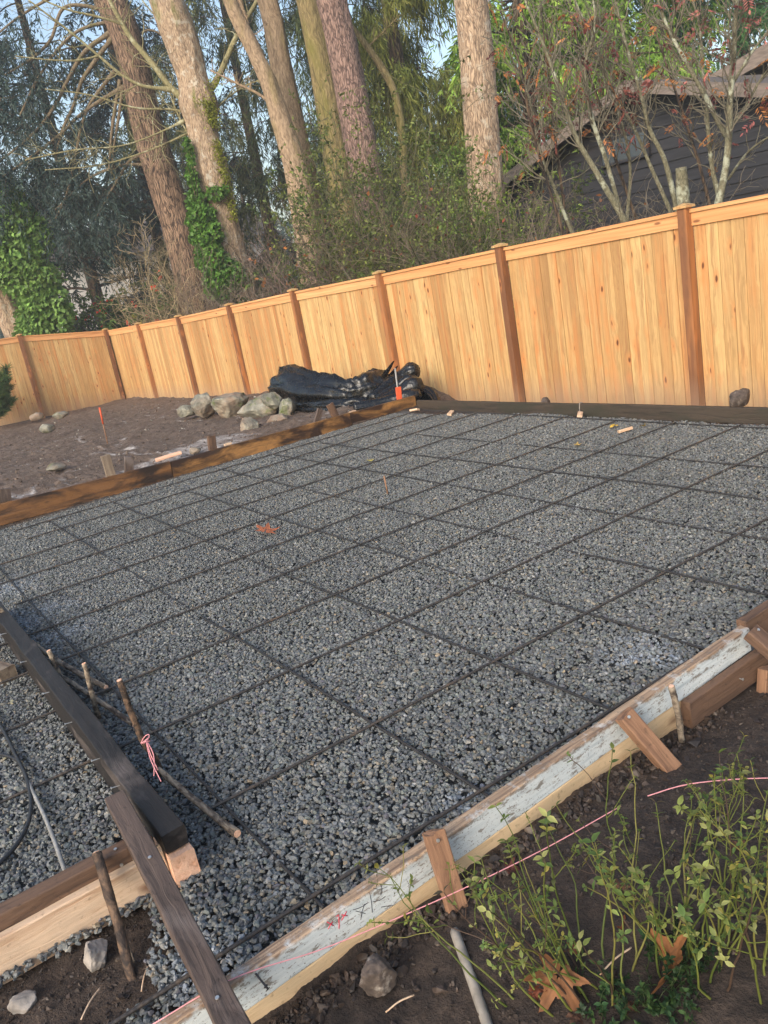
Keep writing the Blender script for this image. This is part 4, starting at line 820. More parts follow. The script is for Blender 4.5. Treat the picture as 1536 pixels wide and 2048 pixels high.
# ---- conifer foliage: drooping branchlets carrying many small needle blades
def sprays(g, B, T, L, nb, bl, bw, hang, col, cj=.28, spread=.7, outw=.5, tipc=None):
    n = len(B); L = L*rng.uniform(.55, 1.25, n); q = rdir(n); q[:, 2] *= .35
    d = nrmz(T*outw+q*spread+np.array([0, 0, -hang])); t = rng.uniform(.05, 1, (n, nb))
    P = B[:, None]+d[:, None]*(t*L[:, None])[..., None]; P[..., 2] -= hang*.35*(t**2)*L[:, None]
    bd = nrmz(d[:, None]*.9+.75*rng.normal(size=(n, nb, 3))*np.array([1, 1, .6])+np.array([0, 0, -hang*.5])); bd = bd.reshape(-1, 3); P = P.reshape(-1, 3); N = len(P)
    V, F = blades(P, bd, bl*rng.uniform(.6, 1.3, N), bw*rng.uniform(.7, 1.3, N))
    c = lin(*col)*rng.lognormal(0, cj, (n, 1)); c = np.repeat(c, nb, 0)*rng.lognormal(0, .16, (N, 1))
    if tipc is not None: w = (t.reshape(-1, 1)**2)*rng.uniform(.2, .9, (N, 1)); c = c*(1-w)+lin(*tipc)*w
    g.add(V, F, np.repeat(np.clip(c, 0, .8), 4, 0)); return P
def conifer(name, label, px, D, H, col, Lmax=4.5, nbr=60, z0=1.0, hang=.5, bl=.16, bw=.035, ns=26, nb=16, rad=.28, group='conifers beyond the fence', tipc=None, bark_='dark_bark', lean=0.0, azr=None, sub=.9, droop=.35, cone=.75):
    b = atd(px, 560, D); b[2] = -.5; r = root(name, b, label, 'tree', group)
    T = np.array([np.r_[b+[lean*t*H, 0, t*(H+.5)], rad*(1-.93*t)] for t in np.linspace(0, 1, 9)]); G().add(*trunk_mesh(T, 14, .3, .07, int(px) % 50)).build('trunk', MAT[bark_], r)
    z = rng.uniform(z0, H*.97, nbr); az = rng.uniform(0, 2*PI, nbr) if azr is None else rng.uniform(azr[0], azr[1], nbr); f = (z+.5)/(H+.5); L = Lmax*np.clip(1-f, .04, 1)**cone*rng.uniform(.65, 1.1, nbr)
    base = b+np.c_[lean*f*H, 0*f, z+.5]; d = np.c_[np.cos(az), np.sin(az), rng.uniform(.0, .35, nbr)]
    n = 9; t = np.linspace(0, 1, n); P = base[:, None]+d[:, None]*(t*L[:, None])[..., None]; P[..., 2] -= droop*(t**2)*L[:, None]; P += .12*rng.normal(size=P.shape)*t[None, :, None]
    R = np.maximum(.012, .014*L)[:, None]*np.linspace(1, .25, n)
    P2, R2 = kids(P, R, nbr*4, .25, .75, .32, n=6, lift=-.05)
    G().add(*tubes(P, R, 5)).add(*tubes(P2, R2, 3)).build('branches', MAT['dark_bark'], r)
    g = G(); B, TT = spread_on(P, nbr*ns//2, .22); B2, T2 = spread_on(P2, nbr*ns//2, .1)
    sprays(g, np.concatenate([B, B2]), np.concatenate([TT, T2]), np.full(len(B)+len(B2), sub), nb, bl, bw, hang, col, tipc=tipc)
    g.build('crown', MAT['needle'], r); return r
def limb_tree(name, label, trunkpts, D, bark_, limbs=(), group='big trunks beyond the fence', up=5, k=28, amp=.10, s=1, flare=1.3, twig=0, lmat=None):
    P = tree_trunk(trunkpts, D, up, flare=flare); r = root(name, P[-1, :3], label, 'tree', group)
    G().add(*trunk_mesh(P, 56, .06, amp, s, ridge=.022)).build('trunk', MAT[bark_], r)
    out = []
    for q, L in enumerate(limbs):
        Q = resamp(path_px(L, D), 26); Q[2:, 3] *= .74; out.append(Q); w = Q[:, 3]
        V, Fs = trunk_mesh(Q, 10, .08, .12, s+q); G().add(V, Fs).build('limb', MAT[lmat or bark_], r)
    if twig and out:
        PP = np.array([o[:, :3] for o in out]); RR = np.array([o[:, 3] for o in out]); A, RA = kids(PP, np.minimum(RR, .03), twig, .12, .8, .26, n=8, wig=.45, lift=.03); B_, RB = kids(A, RA, twig*2, .2, .8, .55, n=6, wig=.4)
        G().add(*tubes(A, np.maximum(RA, .006), 4)).add(*tubes(B_, np.maximum(RB, .0045), 3)).build('twigs', MAT[lmat or bark_], r)
    return r, out
# T1: fir with long drooping limbs hung with dark foliage
L1 = [[(229, 60, 12), (169, 104, 11), (135, 161, 10), (112, 208, 9), (78, 255, 8), (26, 302, 6), (-40, 350, 4)], [(227, 73, 12), (188, 125, 11), (164, 161, 10), (146, 214, 9), (125, 260, 8), (110, 320, 5)],
      [(253, 172, 11), (198, 203, 10), (156, 234, 9), (115, 273, 8), (65, 312, 7), (0, 357, 6), (-50, 390, 4)], [(229, 143, 9), (198, 182, 9), (180, 208, 8), (161, 260, 8), (151, 312, 7), (130, 398, 6), (110, 440, 4)],
      [(240, 160, 9), (228, 230, 9), (224, 260, 8), (218, 340, 6)], [(245, 177, 9), (238, 230, 8), (229, 286, 7), (222, 350, 4)], [(222, 20, 10), (128, 16, 9), (99, 83, 8), (70, 112, 7), (10, 150, 5)],
      [(286, 307, 10), (262, 320, 9), (235, 360, 7), (190, 440, 4)], [(232, 40, 10), (160, 60, 8), (80, 150, 7), (40, 230, 5)], [(300, 330, 9), (250, 330, 8), (190, 350, 6), (110, 420, 4)], [(255, 90, 8), (300, 60, 6), (340, 80, 4)], [(215, -20, 10), (120, -10, 8), (30, 40, 6), (-30, 90, 4)]]
t1, limbs = limb_tree('fir_tree', 'tall fir with ridged brown trunk and long bare limbs drooping left', [(215, -10, 56), (235, 30, 57), (262, 110, 58), (290, 230, 60), (330, 370, 62), (370, 500, 64), (392, 600, 66)], 25.0, 'fir_bark', L1, s=3, lmat='limb_bark')
def needles_on(limbs, num, L, col, par_, hang=.9, nb=18, bl=.15, bw=.028, t0=.3, name='crown', tipc=None):
    g = G(); PP = np.array([o[:, :3] for o in limbs]); RR = np.full(PP.shape[:2], .012)
    A, RA = kids(PP, RR, num//5, t0, .9, .28, n=7, lift=-.12); B, T = spread_on(PP, num//3, t0); B2, T2 = spread_on(A, num, .05)
    sprays(g, np.concatenate([B, B2]), np.concatenate([T, T2]), np.full(len(B)+len(B2), L), nb, bl, bw, hang, col, tipc=tipc)
    o = g.build(name, MAT['needle'], par_); G().add(*tubes(A, RA, 3)).build('twigs', MAT['dark_bark'], par_); return o
needles_on(limbs, 640, 1.0, (58, 74, 70), t1, .7, 18, .16, .03, t0=.5, tipc=(92, 112, 104))
# T2: big maple, mossy, with bare limbs
ML = [[(378, 206, 26), (346, 180, 18), (307, 130, 15), (260, 73, 13), (219, 0, 10), (190, -60, 7)], [(346, 180, 12), (273, 167, 8), (250, 154, 8), (198, 112, 7), (146, 68, 6), (104, 36, 5), (57, 0, 4)], [(400, 232, 12), (350, 220, 7), (273, 216, 5), (180, 190, 4), (90, 178, 3)],
      [(247, 49, 7), (190, 32, 6), (140, 21, 5), (86, 0, 4), (40, -20, 3)], [(198, 112, 5), (150, 121, 5), (104, 120, 4), (31, 112, 3)], [(402, 192, 22), (420, 180, 19), (436, 155, 17), (450, 125, 16), (465, 90, 14), (480, 60, 13), (515, 0, 11), (540, -60, 9)],
      [(372, 240, 10), (330, 260, 5), (250, 290, 4), (150, 300, 4), (50, 320, 3)], [(395, 70, 10), (330, 50, 5), (300, 20, 4), (270, -20, 3)], [(420, 300, 8), (380, 270, 5), (350, 215, 4), (330, 150, 3)], [(400, 255, 7), (300, 300, 4), (200, 330, 4), (90, 340, 3)], [(415, 240, 8), (450, 200, 5), (520, 160, 4), (590, 150, 3)]]
t2, ml = limb_tree('maple_tree', 'big lichen pale maple with mossy fork and ivy around its foot', [(330, -10, 62), (352, 50, 64), (372, 110, 60), (388, 170, 60), (396, 205, 74), (403, 250, 60), (415, 310, 66), (424, 350, 70), (440, 420, 62), (455, 490, 66), (474, 580, 76)], 23.5, 'maple_bark', ML, amp=.16, s=6, twig=170, lmat='maple_limb')
g = G(); mp = []
for (x0, y0, x1, y1, n) in ((414, 196, 428, 250, 900), (431, 285, 452, 365, 900), (398, 203, 420, 212, 500), (420, 180, 440, 150, 160), (455, 375, 466, 440, 500)):
    q = rng.uniform(0, 1, (n, 1)); a, b = atd(x0, y0, 23.12), atd(x1, y1, 23.12); mp.append(a+(b-a)*q+rng.normal(0, .075, (n, 3)))
mp = np.concatenate(mp); n = len(mp); V, F = blades(mp, rdir(n)+[0, 0, -.3], .07*rng.uniform(.6, 1.3, n), .035); g.add(V, F, np.repeat(lin(136, 142, 48)*rng.lognormal(0, .3, (n, 1)), 4, 0)); kind(g.build('moss', MAT['leaf'], t2), 'stuff')
# T3/T4 leaning pair, T5 mossy, T6 red fir, T7 pale trunk
limb_tree('leaning_tree', 'slender smooth trunk leaning left between the maple and the fir pair', [(455, -15, 26), (472, 30, 27), (505, 95, 29), (535, 160, 32), (565, 250, 38), (588, 320, 46), (602, 390, 48), (612, 450, 50), (628, 560, 54)], 21.5, 'smooth_bark', [[(552, 215, 12), (520, 190, 8), (470, 165, 6), (420, 140, 4)], [(500, 95, 12), (492, 40, 12), (478, 0, 11), (465, -40, 9)]], s=9, twig=26)
limb_tree('leaning_tree', 'tan trunk joining the leaning smooth trunk low behind it', [(530, -15, 36), (545, 40, 38), (560, 120, 40), (575, 190, 42), (592, 270, 44), (606, 330, 46), (622, 420, 46), (640, 560, 50)], 22.6, 'smooth_bark', [], s=12, twig=0)
limb_tree('moss_tree', 'straight olive mossy trunk standing left of the reddish fir', [(612, -15, 44), (624, 40, 44), (640, 120, 46), (655, 200, 48), (668, 280, 50), (680, 360, 50), (692, 460, 52), (702, 560, 54)], 22.0, 'mossy_bark', [], s=15)
limb_tree('fir_tree', 'reddish purple fir trunk with flaky bark in the middle', [(660, -15, 58), (672, 40, 59), (688, 110, 60), (704, 190, 61), (718, 270, 62), (732, 350, 64), (745, 440, 66), (756, 540, 70)], 20.0, 'red_fir_bark', [], s=18, amp=.07)
limb_tree('fir_tree', 'bright pale straight fir trunk standing alone near the dark house', [(940, -15, 62), (946, 40, 62), (953, 110, 64), (959, 190, 65), (964, 270, 66), (970, 350, 68), (975, 430, 70), (980, 500, 74)], 16.0, 'pale_bark', [], s=21, amp=.07)
limb_tree('thin_tree', 'thin bare curved trunk right of the reddish fir', [(700, 50, 8), (728, 85, 9), (760, 130, 11), (785, 175, 12), (800, 240, 13), (806, 300, 14), (812, 400, 15)], 21.0, 'mossy_bark', [[(735, 95, 6), (770, 60, 4), (800, 30, 3)]], s=24, up=2.5, twig=16, group=None)
# ---- ivy: leafy columns
def ivy(name, label, blobs, D, num, col, ls=.085, par_=None, dd=.0):
    g = G(); w = np.array([b[2]*b[3] for b in blobs], float); i = rng.choice(len(blobs), num, p=w/w.sum()); bb = np.array(blobs, float)[i]
    q = rdir(num)*rng.uniform(.6, 1.03, (num, 1))**.6; C = np.array([atd(b[0], b[1], D) for b in blobs])[i]; s = D/FPX*1.06
    rt = CM[0]*[1, 1, 0]; rt = rt/np.linalg.norm(rt); fw = np.array([-rt[1], rt[0], 0]); lump = 1+.30*fbm(np.c_[q*2.2+bb[:, :1]*.1], 3, 31)[:, None]
    P = C+(rt*(q[:, :1]*bb[:, 2:3])+fw*(q[:, 1:2]*bb[:, 2:3])+np.array([0, 0, 1])*(q[:, 2:3]*bb[:, 3:4]))*s*lump
    d = nrmz(np.c_[q[:, :2]*.7, np.full(num, -.65)]+.45*rng.normal(size=(num, 3))); nrm = nrmz(q+.5*rng.normal(size=(num, 3))+[0, 0, .4]); side = nrm
    V, F = blades(P, d, ls*rng.uniform(.6, 1.4, num), ls*.85*rng.uniform(.7, 1.2, num), side)
    V = V.reshape(-1, 4, 3); V[:, [1, 3]] += nrm[:, None]*ls*.12; c = lin(*col)*rng.lognormal(0, .30, (num, 1)); hue = rng.uniform(0, 1, (num, 1)); c = c*(1-.3*hue)+lin(118, 140, 58)*.3*hue
    r = root(name, C[-1], label, 'ivy'); g.add(V.reshape(-1, 3), F, np.repeat(c, 4, 0)); g.build('leaves', MAT['leaf'], r)
    n = 40; b = C[rng.integers(0, len(C), n)]+rng.normal(size=(n, 3))*.15; T, R = twigs(b, np.c_[rng.normal(size=(n, 2))*.4, np.ones(n)], rng.uniform(.5, 1.4, n), np.full(n, .012), 8, .4); G().add(*tubes(T, R, 4)).build('stems', MAT['dark_bark'], r); return r
limb_tree('snag', 'pale leaning bare trunk foot under the ivy at the left edge', [(-60, 470, 44), (-30, 520, 46), (0, 590, 46), (22, 640, 46), (45, 690, 48)], 26.5, 'pale_bark', [], s=27, up=1.5, group=None)
ivy('ivy_column', 'tall bright green ivy mass at the left edge above the fence', [(20, 440, 42, 50), (60, 470, 36, 44), (30, 520, 50, 50), (70, 560, 42, 40), (95, 600, 36, 36), (105, 645, 34, 34), (75, 630, 34, 40), (60, 660, 26, 22), (10, 400, 30, 40), (-40, 470, 50, 70), (120, 625, 22, 22), (-30, 400, 40, 60)], 25.6, 15000, (128, 164, 86), .13)
ivy('ivy_vine', 'dark green ivy climbing the lower maple trunk', [(392, 400, 16, 22), (402, 435, 24, 26), (412, 470, 27, 30), (424, 515, 28, 34), (438, 560, 28, 32), (385, 355, 8, 24), (448, 380, 7, 8), (430, 385, 14, 12), (378, 300, 5, 26), (470, 545, 14, 24)], 23.0, 7500, (96, 140, 58), .10)
# ---- conifers behind
conifer('spruce_tree', 'dark blue green spruce filling the upper left corner', 20, 31, 19, (40, 58, 56), 5.5, 62, 1.0, .55, .24, .046, 32, 16, tipc=(74, 98, 92))
conifer('spruce_tree', 'dark spruce with low shaded boughs left of the brown fir', 185, 33, 20, (42, 56, 48), 5.0, 54, .2, .6, .24, .046, 34, 16, tipc=(74, 94, 70))
conifer('spruce_tree', 'dark spruce glimpsed between the brown fir and the maple', 335, 36, 21, (46, 62, 62), 4.4, 64, 1, .6, .23, .045, 32, 16)
conifer('hemlock_tree', 'olive drooping hemlock right of the maple', 470, 31, 18, (84, 90, 58), 3.6, 50, .8, 1.1, .26, .03, 28, 16, tipc=(120, 122, 72))
conifer('spruce_tree', 'dark spruce between the leaning pair and the mossy trunk', 560, 34, 21, (52, 66, 58), 3.4, 36, 3.0, .9, .24, .04, 30, 15)
conifer('hemlock_tree', 'dark hemlock filling the gap between the mossy trunk and the leaning pair', 650, 30, 19, (60, 72, 50), 3.0, 36, 1.5, 1.1, .28, .032, 32, 16, tipc=(96, 104, 62))
conifer('hemlock_tree', 'olive green hemlock behind the reddish fir with hanging fronds', 772, 27, 20, (70, 84, 52), 3.2, 46, 4.5, 1.5, .32, .03, 34, 16, tipc=(104, 112, 60))
conifer('cedar_tree', 'drooping yellow green cedar left of the bright pale trunk', 862, 23, 19, (104, 112, 52), 2.8, 40, 4.8, 1.7, .30, .026, 38, 18, tipc=(150, 146, 70))
conifer('cedar_tree', 'lush bright green cedar directly right of the pale trunk', 1100, 25, 15, (112, 146, 56), 4.6, 90, 1.6, .9, .22, .05, 60, 18, tipc=(176, 204, 96), cone=.55)
conifer('cedar_tree', 'lush green cedar rising behind the middle of the house roof', 1290, 28, 17, (108, 140, 54), 5.0, 94, 2.0, .9, .24, .05, 60, 18, tipc=(170, 200, 96), cone=.55)
conifer('cedar_tree', 'darker green cedar at the upper right corner behind the high roof', 1510, 30, 18, (76, 116, 68), 5.0, 76, 2.0, .8, .26, .05, 38, 15, tipc=(96, 132, 80), cone=.6)
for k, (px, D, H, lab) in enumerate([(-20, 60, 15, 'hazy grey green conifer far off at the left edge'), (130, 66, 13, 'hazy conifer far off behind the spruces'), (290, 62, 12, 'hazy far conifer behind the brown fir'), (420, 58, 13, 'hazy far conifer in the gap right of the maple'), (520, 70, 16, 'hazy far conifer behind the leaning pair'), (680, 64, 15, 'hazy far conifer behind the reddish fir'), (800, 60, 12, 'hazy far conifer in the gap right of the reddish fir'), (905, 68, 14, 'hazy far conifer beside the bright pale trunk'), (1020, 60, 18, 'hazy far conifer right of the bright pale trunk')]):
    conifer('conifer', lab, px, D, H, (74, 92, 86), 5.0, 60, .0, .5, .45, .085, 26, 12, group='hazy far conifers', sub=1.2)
# ---- shrubs
def clampf(*arr):
    for Q in arr:
        m_ = Q[..., 0] > -23.6; lo = 7.16+.25*np.abs(np.sin(Q[..., 0]*9+Q[..., 2]*7)); Q[..., 1] = np.where(m_, np.maximum(Q[..., 1], lo), Q[..., 1])
def shrub(name, label, px, D, H, nst, ntw, colr, spread=.35, w=.5, r0=.012, leaves=None, group='bare shrubs beyond the fence', mat='twig', lv=2, lift=.06, wig=.3, rmin=.0035, berries=0, zb=-.4):
    b = atd(px, 560, D); dd_ = 7.0+.62+w*.9
    if b[1] < dd_ and b[0] > -24: b = ony(px, 560, dd_)
    b[2] = zb; r = root(name, b, label, 'shrub', group); m = nst
    base = b+np.c_[rng.normal(0, w*.35, (m, 2)), np.zeros(m)]; d = np.c_[rng.normal(0, spread, (m, 2)), np.ones(m)]
    P, R = twigs(base, d, H*rng.uniform(.6, 1.1, m), np.full(m, r0), 10, wig*.7, lift); g = G(); clampf(P); g.add(*tubes(P, R, 5), tcol(P.shape[0]*P.shape[1]*5, colr, .0)*np.repeat(rng.lognormal(0, .25, (m, 1)), P.shape[1]*5, 0))
    A, RA = kids(P, R, ntw, .15, .75, .42, n=8, wig=wig*1.3, lift=lift*.5); clampf(A); ca = np.repeat(tcol(ntw, colr, .3), 8*4, 0); g.add(*tubes(A, np.maximum(RA, rmin), 4), ca)
    last = A
    if lv > 1:
        B_, RB = kids(A, RA, ntw*3, .2, .8, .5, n=6, wig=wig*1.3, lift=lift*.3); clampf(B_); g.add(*tubes(B_, np.maximum(RB, rmin*.8), 3), np.repeat(tcol(ntw*3, colr, .3), 18, 0)); last = B_
    g.build('stems', MAT[mat], r)
    if leaves:
        n, c, s, asp = leaves; B, T = spread_on(last, n, .15); d = nrmz(T*.5+rng.normal(size=(n, 3))*.8+[0, 0, -.15]); V, F = blades(B, d, s*rng.uniform(.6, 1.4, n), s*asp*rng.uniform(.7, 1.3, n)); cc = lin(*c)*rng.lognormal(0, .35, (n, 1)); G().add(V, F, np.repeat(np.clip(cc, 0, .8), 4, 0)).build('leaves', MAT['leaf'], r)
    if berries:
        B, T = spread_on(last, berries, .5); g = G()
        for p in B:
            for q in range(6): V, F = box(-1, 1, -1, 1, -1, 1); g.add(V*.028+p+rng.normal(0, .05, 3), F)
        g.build('berries', MAT['berry'], r, smooth=True)
    return r
TW = (112, 98, 86); TO = (116, 110, 78)
shrub('leafy_shrub', 'large yellow green leafy shrub between the reddish fir and the pale trunk', 835, 15.5, 4.5, 34, 380, (92, 88, 62), .34, 1.5, .014, (15000, (104, 114, 56), .065, .5), 'leafy shrubs beyond the fence')
shrub('leafy_shrub', 'lower green leafy shrub at the foot of the pale trunk', 905, 13.0, 3.1, 26, 240, (84, 86, 58), .36, 1.2, .012, (9000, (100, 118, 58), .06, .5), 'leafy shrubs beyond the fence')
shrub('leafy_shrub', 'dark evergreen shrub behind the fence near the leaning pair', 540, 23, 3.0, 24, 200, (70, 66, 48), .4, 1.8, .012, (9500, (72, 82, 46), .10, .5), 'leafy shrubs beyond the fence')
shrub('leafy_shrub', 'olive shrub behind the house rake near the pale trunk', 1000, 14.5, 3.0, 26, 240, (92, 90, 60), .30, 1.1, .013, (7000, (122, 142, 62), .07, .5), 'leafy shrubs beyond the fence')
shrub('leafy_shrub', 'dense olive evergreen shrub right behind the reddish fir', 765, 18.5, 4.6, 28, 260, (80, 78, 54), .32, 1.6, .014, (14000, (92, 108, 56), .09, .5), 'leafy shrubs beyond the fence')
shrub('berry_shrub', 'green shrub with red berry clusters above the left fence', 262, 24.0, 3.0, 20, 160, (72, 70, 50), .34, 1.1, .014, (7000, (88, 112, 58), .12, .5), None, berries=34)
shrub('leafy_shrub', 'small yellowish shrub just showing above the left fence', 165, 26.5, 2.05, 14, 80, (90, 84, 50), .5, 1.2, .012, (2400, (150, 152, 62), .11, .5), 'leafy shrubs beyond the fence', lv=1)
shrub('twiggy_shrub', 'dense tan twiggy shrub at the foot of the brown fir', 350, 22.5, 4.0, 42, 340, (150, 134, 104), .36, 1.6, .012, None, lv=2, rmin=.006)
shrub('twiggy_shrub', 'grey bare shrub in front of the maple foot', 470, 21.0, 3.4, 26, 180, TW, .38, 1.2, .012, None, rmin=.005)
shrub('twiggy_shrub', 'bare grey shrub in front of the leaning pair', 640, 15.5, 3.0, 24, 220, TW, .42, 1.2, .011, (160, (170, 110, 60), .09, .7), rmin=.004)
shrub('twiggy_shrub', 'dark arching bare shrub in front of the reddish fir', 735, 14.0, 3.6, 26, 260, (98, 80, 74), .46, 1.1, .012, (120, (160, 100, 60), .08, .7), rmin=.004)
shrub('twiggy_shrub', 'bare olive twigged shrub before the leafy shrub', 815, 12.8, 2.9, 24, 240, TO, .42, 1.1, .010, (500, (140, 140, 60), .05, .6), rmin=.0035)
shrub('twiggy_shrub', 'bare shrub around the foot of the bright pale trunk', 945, 11.8, 3.1, 26, 280, TW, .42, 1.1, .010, (160, (120, 60, 44), .06, .6), rmin=.0033)
shrub('twiggy_shrub', 'tangled grey bare shrub before the house left of the stump', 1170, 9.6, 2.7, 26, 260, (108, 98, 84), .42, 1.1, .009, (60, (150, 96, 60), .06, .7), rmin=.0028)
shrub('twiggy_shrub', 'thin bare shrub before the house between stump and lichen tree', 1310, 9.2, 2.3, 18, 170, (112, 104, 88), .40, .8, .008, None, rmin=.0026)
shrub('twiggy_shrub', 'wide grey bare shrub before the low end of the house', 1040, 11.0, 2.7, 26, 280, (122, 110, 94), .50, 1.2, .010, (90, (160, 104, 60), .07, .7), rmin=.003)
# ---- rowans with red leaflets in front of the dark house
def rowan(name, label, stems, D, ntw, nleaf, bark_='lichen_bark', cols=((150, 88, 78), (184, 122, 76), (112, 64, 62)), group='red leaved small trees before the house', lift=.10, twr=.0045):
    Q = [resamp(path_px(s_, D+.25*k)*[1, 1, 1, .72], 22) for k, s_ in enumerate(stems)]; b = Q[0][0, :3].copy(); b[2] = -.3; r = root(name, b, label, 'tree', group)
    for k, q in enumerate(Q):
        if k < 3 or True:
            if stems[k][0][1] > 360:
                h = q[0].copy(); h[2] = -.35; h[3] *= 1.15; q2 = np.concatenate([[h], q])
            else: q2 = q
            G().add(*trunk_mesh(q2, 12, .06, .13, k+3)).build('stem', MAT[bark_], r)
    PP = np.array([q[:, :3] for q in Q]); RR = np.minimum(np.array([q[:, 3] for q in Q]), .016)
    A, RA = kids(PP, RR, ntw, .25, .75, .30, n=9, wig=.35, lift=lift); B_, RB = kids(A, RA, ntw*3, .2, .75, .5, n=6, wig=.35, lift=lift*.5)
    G().add(*tubes(A, np.maximum(RA, twr), 4), (1, 1, 1)).add(*tubes(B_, np.maximum(RB, twr*.7), 3)).build('twigs', MAT['rowan_twig'], r)
    if nleaf:
        B, T = spread_on(B_, nleaf, .5); g = G(); n = nleaf; d = nrmz(rng.normal(size=(n, 3))*[1, 1, .4]+[0, 0, -.45]); L = rng.uniform(.09, .17, n); c = np.array([lin(*q) for q in cols])[rng.integers(0, len(cols), n)]*rng.lognormal(0, .25, (n, 1)); side = nrmz(np.cross(d, rdir(n)))
        for j in range(13):
            t = (j//2+1)/7; sg = 1 if j % 2 else -1; base = B+d*(L*t)[:, None]-np.array([0, 0, 1])*(.25*t*t*L)[:, None]
            dd = d*.45+side*sg*.9 if j < 12 else d; V, F = blades(base, dd+[0, 0, -.35], L*.38, L*.15, rdir(n)); g.add(V, F, np.repeat(np.clip(c, 0, .8), 4, 0))
        g.build('leaves', MAT['leaf'], r)
    return r
plain('rowan_twig', lin(108, 102, 86), .85, .3, 30)
rowan('rowan_tree', 'multi stemmed bare rowan with red leaves left of the stump', [[(1240, 425, 18), (1190, 340, 15), (1150, 270, 13), (1125, 200, 12), (1095, 110, 9), (1050, 0, 6)], [(1245, 440, 14), (1215, 330, 12), (1180, 220, 11), (1170, 130, 9), (1190, 50, 7), (1180, -40, 5)],
      [(1350, 400, 16), (1325, 310, 13), (1300, 260, 12), (1285, 200, 11), (1255, 100, 9), (1230, 0, 6)], [(1340, 420, 12), (1300, 330, 10), (1270, 260, 9), (1225, 180, 8), (1190, 90, 6), (1140, -20, 4)], [(1150, 480, 12), (1110, 380, 9), (1080, 300, 8), (1060, 200, 6), (1010, 90, 4)], [(1255, 430, 10), (1260, 330, 8), (1245, 250, 7), (1210, 160, 6), (1175, 40, 4)]], 10.2, 150, 80)
rowan('rowan_tree', 'white lichen spotted small tree with forked trunk by the fence post', [[(1438, 400, 22), (1452, 330, 19), (1458, 260, 18), (1460, 200, 16), (1466, 130, 15), (1470, 60, 12), (1476, -40, 8)], [(1452, 272, 15), (1432, 235, 13), (1412, 195, 13), (1395, 165, 12), (1370, 120, 11), (1345, 75, 9), (1322, 20, 7), (1305, -40, 5)],
      [(1440, 400, 16), (1425, 340, 12), (1418, 280, 11), (1412, 200, 10)], [(1462, 250, 9), (1490, 215, 7), (1520, 160, 6), (1560, 110, 4)], [(1455, 360, 8), (1500, 300, 6), (1560, 260, 4)], [(1464, 170, 9), (1500, 110, 7), (1545, 50, 5)], [(1412, 195, 8), (1405, 140, 7), (1400, 60, 6), (1380, -20, 4)]], 9.6, 150, 55, cols=((172, 106, 98), (188, 128, 76), (124, 74, 72)))
rowan('rowan_tree', 'thin dark stemmed tree with red and orange leaves right of the pale trunk', [[(1128, 470, 9), (1090, 350, 8), (1060, 240, 7), (1040, 130, 6), (1000, 20, 4)], [(1135, 470, 8), (1120, 350, 7), (1105, 230, 6), (1090, 100, 5), (1080, -20, 3)], [(1270, 430, 9), (1235, 330, 8), (1200, 210, 7), (1160, 100, 5), (1130, -10, 4)], [(1420, 410, 9), (1390, 300, 8), (1370, 240, 7), (1340, 150, 6), (1310, 60, 4)]], 11.0, 120, 110, bark_='dark_bark')
P = path_px([(1362, 335, 20), (1364, 365, 24), (1368, 420, 26)], 10.4); P = np.concatenate([P, [np.r_[P[-1, :3]*[1, 1, 0]+[0, 0, -.35], P[-1, 3]*1.1]]]); r = root('tree_stump', P[-1, :3], 'broken grey stump sticking up behind the fence post', 'stump')
G().add(*trunk_mesh(P, 18, .04, .18, 44)).build('trunk', MAT['lichen_bark'], r)
# dark needled shrub at the left edge inside the fence
b = onz(-8, 845, -.2); r = root('pine_shrub', b, 'dark needled shrub poking in at the left edge before the return fence', 'shrub'); m = 16
P, R = twigs(b+rng.normal(0, .06, (m, 3))*[1, 1, 0], np.c_[rng.normal(0, .45, (m, 2)), np.ones(m)], rng.uniform(.6, 1.5, m), np.full(m, .014), 8, .2, .05); G().add(*tubes(P, R, 5)).build('stems', MAT['dark_bark'], r)
g = G(); B, T = spread_on(P, 900, .1); sprays(g, B, T, np.full(900, .12), 14, .15, .016, .05, (60, 84, 48), outw=1.0, tipc=(96, 120, 62)); g.build('needles', MAT['needle'], r)
# ------------------------------------------------------------------ green herb in the foreground dirt
def leaf_pairs(g, B, T, s, cols, fold=.25):
    """opposite pairs of pointed leaves (8 vertices each, folded along the midrib)"""
    n = len(B); q = rdir(n); q = nrmz(q-T*np.sum(q*T, 1, keepdims=True)); c = cols
    for k in range(2):
        sg = 1 if k == 0 else -1; d = nrmz(q*sg+T*.35+[0, 0, .05]+.25*rng.normal(size=(n, 3))); s_ = s*rng.uniform(.7, 1.2, n)
        up_ = nrmz(T-d*np.sum(T*d, 1, keepdims=True)); sd = np.cross(d, up_); V = []
        for t_, w_, h_ in ((0, .0, 0), (.22, .20, .02), (.5, .25, .0), (.8, .12, -.08), (1.0, .0, -.18)):
            mid = B+d*(t_*s_)[:, None]+up_*(h_*s_)[:, None]; V += [mid+sd*(w_*s_)[:, None]+up_*(fold*w_*s_)[:, None], mid, mid-sd*(w_*s_)[:, None]+up_*(fold*w_*s_)[:, None]]
        V = np.stack(V, 1); F = np.array([(3*a+b, 3*a+b+1, 3*a+b+4, 3*a+b+3) for a in range(4) for b in (0, 1)]); FF = (F[None]+(np.arange(n)*15)[:, None, None]).reshape(-1, 4)
        sh = 1-.18*np.array([0, 1, 0]*5); g.add(V.reshape(-1, 3), FF, (c[:, None, :]*sh[None, :, None]).reshape(-1, 3))
GREENS = np.array([lin(136, 147, 78), lin(108, 128, 66), lin(158, 160, 98), lin(90, 114, 60), lin(168, 158, 78), lin(96, 86, 66)]); GW = np.array([.28, .26, .16, .16, .08, .06])
